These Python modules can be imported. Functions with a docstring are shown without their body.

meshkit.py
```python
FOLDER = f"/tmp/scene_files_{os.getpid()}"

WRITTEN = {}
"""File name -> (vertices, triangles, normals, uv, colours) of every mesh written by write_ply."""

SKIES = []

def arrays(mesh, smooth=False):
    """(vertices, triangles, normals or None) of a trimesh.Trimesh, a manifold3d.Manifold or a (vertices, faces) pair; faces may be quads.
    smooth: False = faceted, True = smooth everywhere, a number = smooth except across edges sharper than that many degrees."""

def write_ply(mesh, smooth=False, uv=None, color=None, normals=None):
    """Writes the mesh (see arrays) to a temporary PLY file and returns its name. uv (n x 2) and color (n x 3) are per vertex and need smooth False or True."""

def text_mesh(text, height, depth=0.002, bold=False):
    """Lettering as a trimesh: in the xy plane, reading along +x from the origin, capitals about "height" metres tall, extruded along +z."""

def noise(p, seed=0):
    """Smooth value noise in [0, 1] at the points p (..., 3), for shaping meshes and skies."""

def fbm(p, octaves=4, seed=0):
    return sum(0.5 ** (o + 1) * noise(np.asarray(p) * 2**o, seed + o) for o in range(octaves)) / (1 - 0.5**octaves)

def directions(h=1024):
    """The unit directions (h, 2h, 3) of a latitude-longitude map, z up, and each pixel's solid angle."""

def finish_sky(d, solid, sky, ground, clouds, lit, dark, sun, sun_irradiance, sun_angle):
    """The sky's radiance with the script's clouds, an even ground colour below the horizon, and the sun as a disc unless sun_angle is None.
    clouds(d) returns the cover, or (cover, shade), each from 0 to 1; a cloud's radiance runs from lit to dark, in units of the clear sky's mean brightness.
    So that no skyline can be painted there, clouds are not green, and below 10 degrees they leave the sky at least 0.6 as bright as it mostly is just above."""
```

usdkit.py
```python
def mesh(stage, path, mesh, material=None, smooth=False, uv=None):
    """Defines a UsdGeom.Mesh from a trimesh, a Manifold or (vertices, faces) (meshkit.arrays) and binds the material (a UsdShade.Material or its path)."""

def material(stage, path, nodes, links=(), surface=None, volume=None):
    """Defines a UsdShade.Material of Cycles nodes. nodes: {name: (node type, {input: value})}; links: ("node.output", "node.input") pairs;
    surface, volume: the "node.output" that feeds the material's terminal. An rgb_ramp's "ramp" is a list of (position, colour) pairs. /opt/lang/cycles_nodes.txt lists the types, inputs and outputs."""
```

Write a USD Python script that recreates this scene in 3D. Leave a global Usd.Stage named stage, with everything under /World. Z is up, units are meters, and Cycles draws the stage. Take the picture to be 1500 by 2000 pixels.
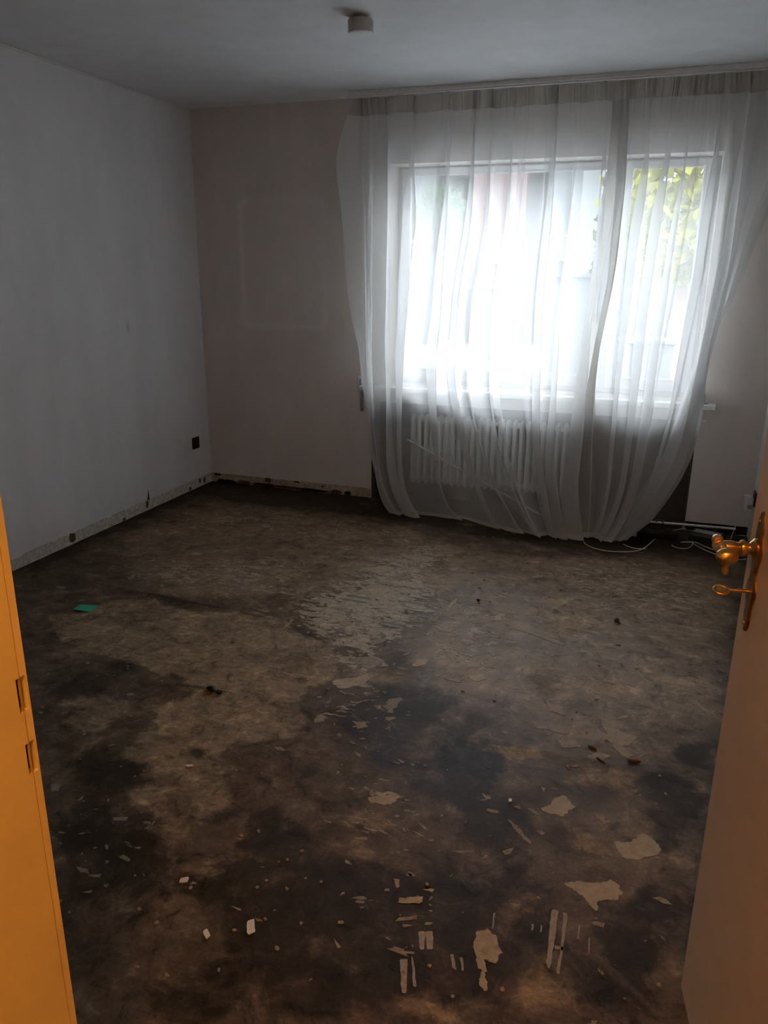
import math, random
import numpy as np
import trimesh
import shapely
import shapely.geometry as sg
import manifold3d as m3
from scipy.interpolate import PchipInterpolator, CubicSpline
from scipy.ndimage import gaussian_filter
from pxr import Gf, Sdf, Usd, UsdGeom, UsdLux, UsdShade, Vt
import usdkit
from meshkit import fbm, noise, text_mesh

stage = Usd.Stage.CreateInMemory()
UsdGeom.SetStageUpAxis(stage, 'Z')
UsdGeom.SetStageMetersPerUnit(stage, 1.0)
UsdGeom.Xform.Define(stage, '/World')
UsdGeom.Scope.Define(stage, '/World/Looks')
T = Sdf.ValueTypeNames

# ------------------------------------------------------------------ camera
CAM_AT, YAW, PITCH, ROLL, FOCAL_PX = (3.031, -4.8391, 1.482), -0.3325, -0.2988, 0.0076, 1505.2
EXPOSURE = 2.1
fwd = np.array([math.sin(YAW) * math.cos(PITCH), math.cos(YAW) * math.cos(PITCH), math.sin(PITCH)])
rgt = np.array([math.cos(YAW), -math.sin(YAW), 0.0])
upv = np.cross(rgt, fwd)
rgt, upv = math.cos(ROLL) * rgt + math.sin(ROLL) * upv, -math.sin(ROLL) * rgt + math.cos(ROLL) * upv
cam = UsdGeom.Camera.Define(stage, '/World/camera')
cam.AddTransformOp().Set(Gf.Matrix4d(*rgt, 0, *upv, 0, *(-fwd), 0, *CAM_AT, 1))
cam.CreateHorizontalApertureAttr(36.0)
cam.CreateVerticalApertureAttr(48.0)
cam.CreateFocalLengthAttr(36.0 * FOCAL_PX / 1500.0)
cam.CreateClippingRangeAttr(Gf.Vec2f(0.02, 500))
cam.CreateExposureAttr(EXPOSURE)

# ------------------------------------------------------------------ sky: an even pale overcast
dome = UsdLux.DomeLight.Define(stage, '/World/overcast_sky')
dome.CreateIntensityAttr(1.0)
dome.CreateColorAttr(Gf.Vec3f(1, 1, 1))

sky_mat = usdkit.material(stage, '/World/Looks/overcast', {     # overcast: brightest overhead, a third of that at the horizon
    'tc': ('texture_coordinate', {}), 's': ('separate_xyz', {}), 'm': ('math', {'math_type': 'maximum', 'value2': 0.0}),
    'l': ('math', {'math_type': 'multiply_add', 'value2': 4.0, 'value3': 1.7}), 'b': ('background_shader', {'color': (0.90, 0.955, 1.06)})},
    [('tc.generated', 's.vector'), ('s.z', 'm.value1'), ('m.value', 'l.value1'), ('l.value', 'b.strength')], surface='b.background')
UsdShade.MaterialBindingAPI.Apply(dome.GetPrim()).Bind(sky_mat)

HALL_BULB = 102.0       # warm bulb in the hall behind the camera, W/m2/sr

# ------------------------------------------------------------------ helpers
used = {}


def numbered(path):
    n = used.get(path, -1) + 1
    used[path] = n
    return path if n == 0 else f'{path}_{n:03d}'


def tag(prim, label=None, category=None, group=None, kind=None):
    prim = prim.GetPrim()
    for k, v in (('label', label), ('category', category), ('group', group), ('kind', kind)):
        if v:
            prim.SetCustomDataByKey(k, v)
    return prim


origin = {}


def where(parent):
    p = parent.GetPath().pathString if parent else ''
    while p and p not in origin:
        p = p.rpartition('/')[0]
    return origin.get(p, np.zeros(3))


def put(name, mesh, mat, parent=None, smooth=30, uv=None, label=None):
    """One Mesh prim under parent (or /World); the mesh is given in world coordinates."""
    base = parent.GetPath().pathString if parent else '/World'
    path = numbered(f'{base}/{name}')
    if isinstance(mesh, list):
        mesh = trimesh.util.concatenate(mesh)
    o = where(parent)
    if hasattr(mesh, 'to_mesh'):
        mm = mesh.to_mesh()
        mesh = (np.array(mm.vert_properties[:, :3], float), np.array(mm.tri_verts))
    if isinstance(mesh, tuple):
        mesh = (np.asarray(mesh[0], float) - o, mesh[1])
    else:
        mesh = trimesh.Trimesh(np.array(mesh.vertices) - o, mesh.faces, process=False)
    prim = usdkit.mesh(stage, path, mesh, mat, smooth=smooth).GetPrim()
    if label:
        prim.SetCustomDataByKey('label', label)
    return prim


def thing(name, at, label, category, group=None):
    path = numbered(f'/World/{name}')
    x = UsdGeom.Xform.Define(stage, path)
    x.AddTranslateOp().Set(Gf.Vec3d(*map(float, at)))
    origin[path] = np.array(at, float)
    return tag(x, label, category, group)


def shell(name, mesh, mat, smooth=False):
    return tag(put(name, mesh, mat, None, smooth), kind='structure')


def primvar(prim, name, data):
    pv = UsdGeom.PrimvarsAPI(prim)
    if data.ndim == 2:
        pv.CreatePrimvar(name, T.Color3fArray, 'vertex').Set(Vt.Vec3fArray.FromNumpy(data.astype(np.float32)))
    else:
        pv.CreatePrimvar(name, T.FloatArray, 'vertex').Set(Vt.FloatArray.FromNumpy(data.astype(np.float32)))


def box(x0, x1, y0, y1, z0, z1, r=0.0):
    if r <= 0:
        b = trimesh.creation.box([x1 - x0, y1 - y0, z1 - z0])
        b.apply_translation([(x0 + x1) / 2, (y0 + y1) / 2, (z0 + z1) / 2])
        return b
    r = min(r, (x1 - x0) / 2.01, (y1 - y0) / 2.01, (z1 - z0) / 2.01)
    pts = []
    for sx, X in ((1, x0), (-1, x1)):
        for sy, Y in ((1, y0), (-1, y1)):
            for sz, Z in ((1, z0), (-1, z1)):
                k = r * 0.3
                pts += [[X + sx * r, Y + sy * r, Z], [X + sx * r, Y, Z + sz * r], [X, Y + sy * r, Z + sz * r],
                        [X + sx * k, Y + sy * k, Z + sz * r], [X + sx * k, Y + sy * r, Z + sz * k], [X + sx * r, Y + sy * k, Z + sz * k]]
    return trimesh.convex.convex_hull(np.array(pts))


def mbox(x0, x1, y0, y1, z0, z1):
    return m3.Manifold.cube([x1 - x0, y1 - y0, z1 - z0]).translate([x0, y0, z0])


def frames(pts):
    pts = np.asarray(pts, float)
    t = np.gradient(pts, axis=0)
    t /= np.linalg.norm(t, axis=1, keepdims=True) + 1e-12
    a = np.array([0, 0, 1.0]) if abs(t[0, 2]) < 0.9 else np.array([1.0, 0, 0])
    n = np.cross(t[0], a)
    n /= np.linalg.norm(n)
    N = [n]
    for i in range(1, len(pts)):
        n = N[-1] - t[i] * (N[-1] @ t[i])
        N.append(n / (np.linalg.norm(n) + 1e-12))
    N = np.array(N)
    return t, N, np.cross(t, N)


def tube(pts, r, k=10, closed=False, flat=1.0):
    pts = np.asarray(pts, float)
    r = np.broadcast_to(r, len(pts))
    if closed:
        ext = np.vstack([pts[-2:], pts, pts[:2]])
        t, N, B = (q[2:-2] for q in frames(ext))
    else:
        t, N, B = frames(pts)
    a = np.linspace(0, 2 * np.pi, k, endpoint=False)
    V = pts[:, None] + r[:, None, None] * (np.cos(a)[None, :, None] * N[:, None] + flat * np.sin(a)[None, :, None] * B[:, None])
    n = len(pts)
    V = V.reshape(-1, 3)
    F = []
    for i in range(n if closed else n - 1):
        j = (i + 1) % n
        for q in range(k):
            w = (q + 1) % k
            F += [[i * k + q, i * k + w, j * k + w], [i * k + q, j * k + w, j * k + q]]
    if not closed:
        V = np.vstack([V, pts[0], pts[-1]])
        for q in range(k):
            w = (q + 1) % k
            F += [[n * k, w, q], [n * k + 1, (n - 1) * k + q, (n - 1) * k + w]]
    m = trimesh.Trimesh(V, np.array(F), process=False)
    m.fix_normals()
    return m


def lathe(profile, axis, at, k=40):
    """profile of (radius, height) along axis from at."""
    P = np.array(profile, float)
    a = np.linspace(0, 2 * np.pi, k, endpoint=False)
    V = np.stack([P[:, None, 0] * np.cos(a), P[:, None, 0] * np.sin(a), np.broadcast_to(P[:, None, 1], (len(P), k))], -1).reshape(-1, 3)
    F = []
    for i in range(len(P) - 1):
        for q in range(k):
            w = (q + 1) % k
            F += [[i * k + q, i * k + w, (i + 1) * k + w], [i * k + q, (i + 1) * k + w, (i + 1) * k + q]]
    m = trimesh.Trimesh(V, F, process=False)
    m.merge_vertices()
    m.update_faces(m.nondegenerate_faces())
    M = trimesh.geometry.align_vectors([0, 0, 1], axis)
    m.apply_transform(M)
    m.apply_translation(at)
    m.fix_normals()
    return m


def spline(pts, n):
    pts = np.asarray(pts, float)
    s = np.r_[0, np.cumsum(np.linalg.norm(np.diff(pts, axis=0), axis=1))]
    return CubicSpline(s, pts, axis=0)(np.linspace(0, s[-1], n))


def sm(a, b, x):
    t = np.clip((x - a) / (b - a), 0, 1)
    return t * t * (3 - 2 * t)


# ------------------------------------------------------------------ materials
def material(name, nodes, links, surface):
    return usdkit.material(stage, f'/World/Looks/{name}', nodes, links, surface=surface)


def plain(name, color, rough=0.5, metallic=0.0, vary=0.12, scale=30.0, bump=0.0, bump_scale=200.0, spec=0.5, detail=4):
    c = np.array(color, float)
    nodes = {'g': ('geometry', {}), 'n': ('noise_texture', {'scale': scale, 'detail': detail, 'roughness': 0.6}),
             'r': ('rgb_ramp', {'ramp': [(0.3, tuple(c * (1 - vary))), (0.7, tuple(np.minimum(c * (1 + vary), 1)))]}),
             'p': ('principled_bsdf', {'roughness': rough, 'metallic': metallic, 'specular_ior_level': spec})}
    links = [('g.position', 'n.vector'), ('n.fac', 'r.fac'), ('r.color', 'p.base_color')]
    if bump:
        nodes['n2'] = ('noise_texture', {'scale': bump_scale, 'detail': 3})
        nodes['b'] = ('bump', {'strength': bump, 'distance': 0.002})
        links += [('g.position', 'n2.vector'), ('n2.fac', 'b.height'), ('b.normal', 'p.normal')]
    return material(name, nodes, links, 'p.BSDF')


def wallpaper(name, color, stain_tone, stain_amount, attr=None, attr_color=(0.3, 0.27, 0.22)):
    c = np.array(color, float)
    nodes = {'g': ('geometry', {}),
             'big': ('noise_texture', {'scale': 1.3, 'detail': 5, 'roughness': 0.62}),
             'r': ('rgb_ramp', {'ramp': [(0.35, tuple(c)), (0.75, tuple(c * (1 - stain_amount) + np.array(stain_tone) * stain_amount))]}),
             'mp': ('mapping', {'mapping_type': 'point', 'scale': (1.0, 1.0, 0.35)}),
             'mid': ('noise_texture', {'scale': 7.0, 'detail': 5, 'roughness': 0.6}),
             'r2': ('rgb_ramp', {'ramp': [(0.3, (0.93, 0.93, 0.93)), (0.65, (1, 1, 1))]}),
             'mul': ('mix', {'mix_type': 'multiply', 'fac': 1.0}),
             'f': ('noise_texture', {'scale': 420.0, 'detail': 3}),
             'f2': ('noise_texture', {'scale': 60.0, 'detail': 3}),
             'ad': ('math', {'math_type': 'add'}),
             'b': ('bump', {'strength': 0.35, 'distance': 0.0012}),
             'p': ('principled_bsdf', {'roughness': 0.85, 'specular_ior_level': 0.25})}
    links = [('g.position', 'big.vector'), ('g.position', 'mp.vector'), ('mp.vector', 'mid.vector'), ('big.fac', 'r.fac'), ('mid.fac', 'r2.fac'),
             ('r.color', 'mul.color1'), ('r2.color', 'mul.color2'), ('g.position', 'f.vector'), ('g.position', 'f2.vector'),
             ('f.fac', 'ad.value1'), ('f2.fac', 'ad.value2'), ('ad.value', 'b.height'), ('b.normal', 'p.normal')]
    if attr:
        nodes['at'] = ('attribute', {'attribute': attr})
        nodes['mx'] = ('mix', {'mix_type': 'mix', 'color2': attr_color})
        links += [('at.fac', 'mx.fac'), ('mul.color', 'mx.color1'), ('mx.color', 'p.base_color')]
    else:
        links += [('mul.color', 'p.base_color')]
    return material(name, nodes, links, 'p.BSDF')


M_WALL_L = wallpaper('wallpaper_left', (0.88, 0.885, 0.90), (0.78, 0.77, 0.76), 0.4, 'stain_tone', (0.40, 0.38, 0.35))
M_WALL_B = wallpaper('wallpaper_back', (0.84, 0.765, 0.715), (0.68, 0.60, 0.54), 0.4, 'stain_tone', (0.93, 0.90, 0.87))
M_WALL_R = wallpaper('wallpaper_right', (0.78, 0.77, 0.75), (0.66, 0.62, 0.57), 0.4)
M_CEIL = wallpaper('ceiling_paint', (0.86, 0.87, 0.89), (0.76, 0.76, 0.76), 0.4)
M_HALL = wallpaper('hall_paint', (0.80, 0.76, 0.66), (0.72, 0.66, 0.55), 0.4)
M_PLASTER = plain('bare_plaster', (0.62, 0.58, 0.51), 0.9, vary=0.3, scale=45, bump=0.6, bump_scale=160, spec=0.2)
M_PLASTER_B = plain('bare_plaster_stained', (0.50, 0.42, 0.32), 0.9, vary=0.35, scale=40, bump=0.6, bump_scale=160, spec=0.2)
M_HOLE = plain('rusty_hole', (0.16, 0.085, 0.035), 0.95, vary=0.5, scale=120, bump=0.8, bump_scale=300, spec=0.1)
M_GRIME = plain('black_grime', (0.03, 0.02, 0.014), 0.8, vary=0.5, scale=90, bump=0.5, spec=0.2)
M_PAPER_EDGE = plain('paper_edge', (0.80, 0.77, 0.72), 0.8, vary=0.08, scale=60)
M_PVC = plain('window_plastic', (0.82, 0.83, 0.84), 0.35, vary=0.04, scale=12)
M_SILL = plain('sill_stone', (0.72, 0.71, 0.69), 0.35, vary=0.12, scale=60, detail=8)
M_NICHE_SHADE = plain('niche_shade_brown', (0.085, 0.062, 0.048), 0.85, vary=0.35, scale=14, bump=0.3)
M_RAIL = plain('rail_plastic', (0.85, 0.84, 0.82), 0.4, vary=0.05)
M_HEATER = plain('radiator_enamel', (0.78, 0.76, 0.71), 0.4, vary=0.08, scale=25)
M_DOOR = plain('door_paint', (0.60, 0.44, 0.315), 0.45, vary=0.05, scale=14, bump=0.15, bump_scale=240, spec=0.35)
M_FRAME = plain('door_frame_paint', (0.84, 0.60, 0.24), 0.4, vary=0.05, scale=10, bump=0.1, bump_scale=120, spec=0.4)
M_NOTCH = plain('frame_seal', (0.50, 0.30, 0.10), 0.6, vary=0.1)
M_SLOT = plain('strike_slot', (0.05, 0.02, 0.01), 0.7, vary=0.5, scale=120)
M_BRASS = plain('aged_brass', (0.72, 0.42, 0.14), 0.24, metallic=1.0, vary=0.35, scale=55, bump=0.08, bump_scale=300)
M_BRASS_DARK = plain('tarnished_brass', (0.40, 0.20, 0.06), 0.33, metallic=1.0, vary=0.5, scale=70, bump=0.15, bump_scale=300)
M_BLACK = plain('black_plastic', (0.012, 0.011, 0.011), 0.35, vary=0.3)
M_BLACK_IN = plain('black_recess', (0.004, 0.004, 0.004), 0.6, vary=0.3)
M_WHITE = plain('white_plastic', (0.88, 0.89, 0.89), 0.35, vary=0.05)
M_GREY = plain('grey_plastic', (0.33, 0.33, 0.34), 0.45, vary=0.08)
M_CABLE_W = plain('white_cable', (0.66, 0.64, 0.60), 0.5, vary=0.12, scale=80)
M_CABLE_B = plain('black_cable', (0.015, 0.014, 0.014), 0.5, vary=0.2)
M_ROD = plain('white_rod', (0.74, 0.73, 0.70), 0.4, vary=0.1, scale=60)
M_GREEN = plain('green_card', (0.035, 0.42, 0.25), 0.7, vary=0.05, scale=60)
M_CHIP = plain('white_chip', (0.68, 0.62, 0.55), 0.8, vary=0.15, scale=200)
M_CRUMB = plain('black_crumb', (0.008, 0.008, 0.009), 0.6, vary=0.4, scale=300)
M_RUST_CHIP = plain('wood_splinter', (0.10, 0.04, 0.02), 0.7, vary=0.4, scale=300)
M_LAMP_CAP_SHADED = plain('ceiling_cap_shaded', (0.52, 0.48, 0.44), 0.6, vary=0.1, scale=40)  # side colour has its shade painted in, bottom stays lighter
M_LAMP_CAP_B = plain('ceiling_cap_bottom', (0.80, 0.80, 0.78), 0.5, vary=0.05, scale=40)
M_STAVE = plain('parquet_wood', (0.30, 0.22, 0.145), 0.6, vary=0.3, scale=70, bump=0.4, bump_scale=260, detail=6)
M_STAVE_WORN = plain('parquet_wood_worn', (0.135, 0.10, 0.075), 0.6, vary=0.5, scale=45, bump=0.4, bump_scale=260, detail=6)


def patchy(name, dark, mid, pale, rough, scale):
    """Old glue: pale where it is thick, rubbed down to the dark residue in places."""
    return material(name, {'g': ('geometry', {}), 'n': ('noise_texture', {'scale': scale, 'detail': 9, 'roughness': 0.68, 'distortion': 0.4}),
                           'r': ('rgb_ramp', {'ramp': [(0.30, dark), (0.42, mid), (0.66, pale)]}),
                           'b': ('bump', {'strength': 0.5, 'distance': 0.002}), 'p': ('principled_bsdf', {'roughness': rough, 'specular_ior_level': 0.2})},
                    [('g.position', 'n.vector'), ('n.fac', 'r.fac'), ('r.color', 'p.base_color'), ('n.fac', 'b.height'), ('b.normal', 'p.normal')], 'p.BSDF')


M_FLAKE_A = patchy('glue_flake_pale', (0.16, 0.115, 0.075), (0.35, 0.265, 0.18), (0.45, 0.35, 0.24), 0.8, 34.0)
M_FLAKE_B = patchy('glue_flake_tan', (0.11, 0.075, 0.048), (0.25, 0.185, 0.125), (0.35, 0.265, 0.18), 0.75, 45.0)
M_FLAKE_C = patchy('glue_flake_grey', (0.09, 0.065, 0.045), (0.20, 0.155, 0.115), (0.32, 0.255, 0.19), 0.7, 45.0)
M_HALL_FLOOR = plain('hall_carpet', (0.16, 0.10, 0.06), 0.9, vary=0.3, scale=120, bump=0.5)
# outside
M_LAWN = plain('lawn', (0.07, 0.078, 0.05), 0.95, vary=0.35, scale=6, bump=0.4, bump_scale=60)
M_BOUNCE_GROUND = plain('bounce_gravel', (0.13, 0.133, 0.136), 0.9, vary=0.12, scale=40)
M_PAVE = plain('street', (0.28, 0.28, 0.27), 0.9, vary=0.15, scale=3)
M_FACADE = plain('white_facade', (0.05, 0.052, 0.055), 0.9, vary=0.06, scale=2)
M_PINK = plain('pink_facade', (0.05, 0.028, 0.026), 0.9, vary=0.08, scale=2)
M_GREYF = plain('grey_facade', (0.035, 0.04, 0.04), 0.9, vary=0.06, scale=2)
M_DARKWIN = plain('far_window_glass', (0.05, 0.055, 0.06), 0.15, vary=0.1)
M_ROOF = plain('roof_tiles', (0.12, 0.07, 0.055), 0.8, vary=0.2, scale=10)
M_BARK = plain('bark', (0.09, 0.065, 0.045), 0.9, vary=0.3, scale=20)


def leaf_mat(name, c):
    return material(name, {'i': ('geometry', {}), 'r': ('rgb_ramp', {'ramp': [(0.0, tuple(0.7 * np.array(c))), (1.0, tuple(1.25 * np.array(c)))]}),
                           'd': ('diffuse_bsdf', {}), 't': ('translucent_bsdf', {}), 'm': ('mix_closure', {'fac': 0.4})},
                    [('i.random_per_island', 'r.fac'), ('r.color', 'd.color'), ('r.color', 't.color'), ('d.BSDF', 'm.closure1'), ('t.BSDF', 'm.closure2')], 'm.closure')


M_LEAF_Y = leaf_mat('yellow_leaves', (0.20, 0.20, 0.04))
M_LEAF_G = leaf_mat('green_leaves', (0.05, 0.075, 0.04))
M_GLASS = material('pane_glass', {'f': ('fresnel', {'IOR': 1.45}), 't': ('transparent_bsdf', {'color': (0.95, 0.97, 0.96)}), 'g': ('glossy_bsdf', {'color': (0.9, 0.9, 0.9), 'roughness': 0.02}), 'm': ('mix_closure', {})},
                   [('f.fac', 'm.fac'), ('t.BSDF', 'm.closure1'), ('g.BSDF', 'm.closure2')], 'm.closure')
M_BULB = material('bulb_glow', {'e': ('emission', {'color': (1.0, 0.47, 0.12), 'strength': HALL_BULB})}, [], 'e.emission')


def sheer(name, cover, color, edge):
    """A woven net: part of the light passes straight through the holes, the threads scatter the rest to both sides."""
    return material(name, {
        'g': ('geometry', {}), 'n': ('noise_texture', {'scale': 900.0, 'detail': 1}), 'l': ('layer_weight', {'blend': 0.5}),
        'a': ('math', {'math_type': 'multiply_add', 'value2': 0.10, 'value3': cover - 0.05}),
        'e': ('math', {'math_type': 'multiply_add', 'value2': edge}),
        'c': ('clamp', {'min': 0.0, 'max': 0.97}),
        'd': ('diffuse_bsdf', {'color': color}), 't': ('translucent_bsdf', {'color': color}), 'x': ('mix_closure', {'fac': 0.42}),
        'h': ('transparent_bsdf', {'color': (1, 1, 1)}), 'm': ('mix_closure', {})},
        [('g.position', 'n.vector'), ('n.fac', 'a.value1'), ('l.facing', 'e.value1'), ('a.value', 'e.value3'), ('e.value', 'c.value'), ('c.result', 'm.fac'),
         ('d.BSDF', 'x.closure1'), ('t.BSDF', 'x.closure2'), ('h.BSDF', 'm.closure1'), ('x.closure', 'm.closure2')], 'm.closure')


M_SHEER = sheer('sheer_voile', 0.46, (0.80, 0.80, 0.795), 0.44)
M_HEM = sheer('voile_hem', 0.78, (0.84, 0.83, 0.81), 0.2)
M_SEAM = sheer('voile_seam', 0.82, (0.52, 0.50, 0.47), 0.15)     # turned cloth in layers; the light they block is put into a darker colour
M_TAPE = sheer('gathering_tape', 0.88, (0.62, 0.59, 0.54), 0.1)

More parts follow.
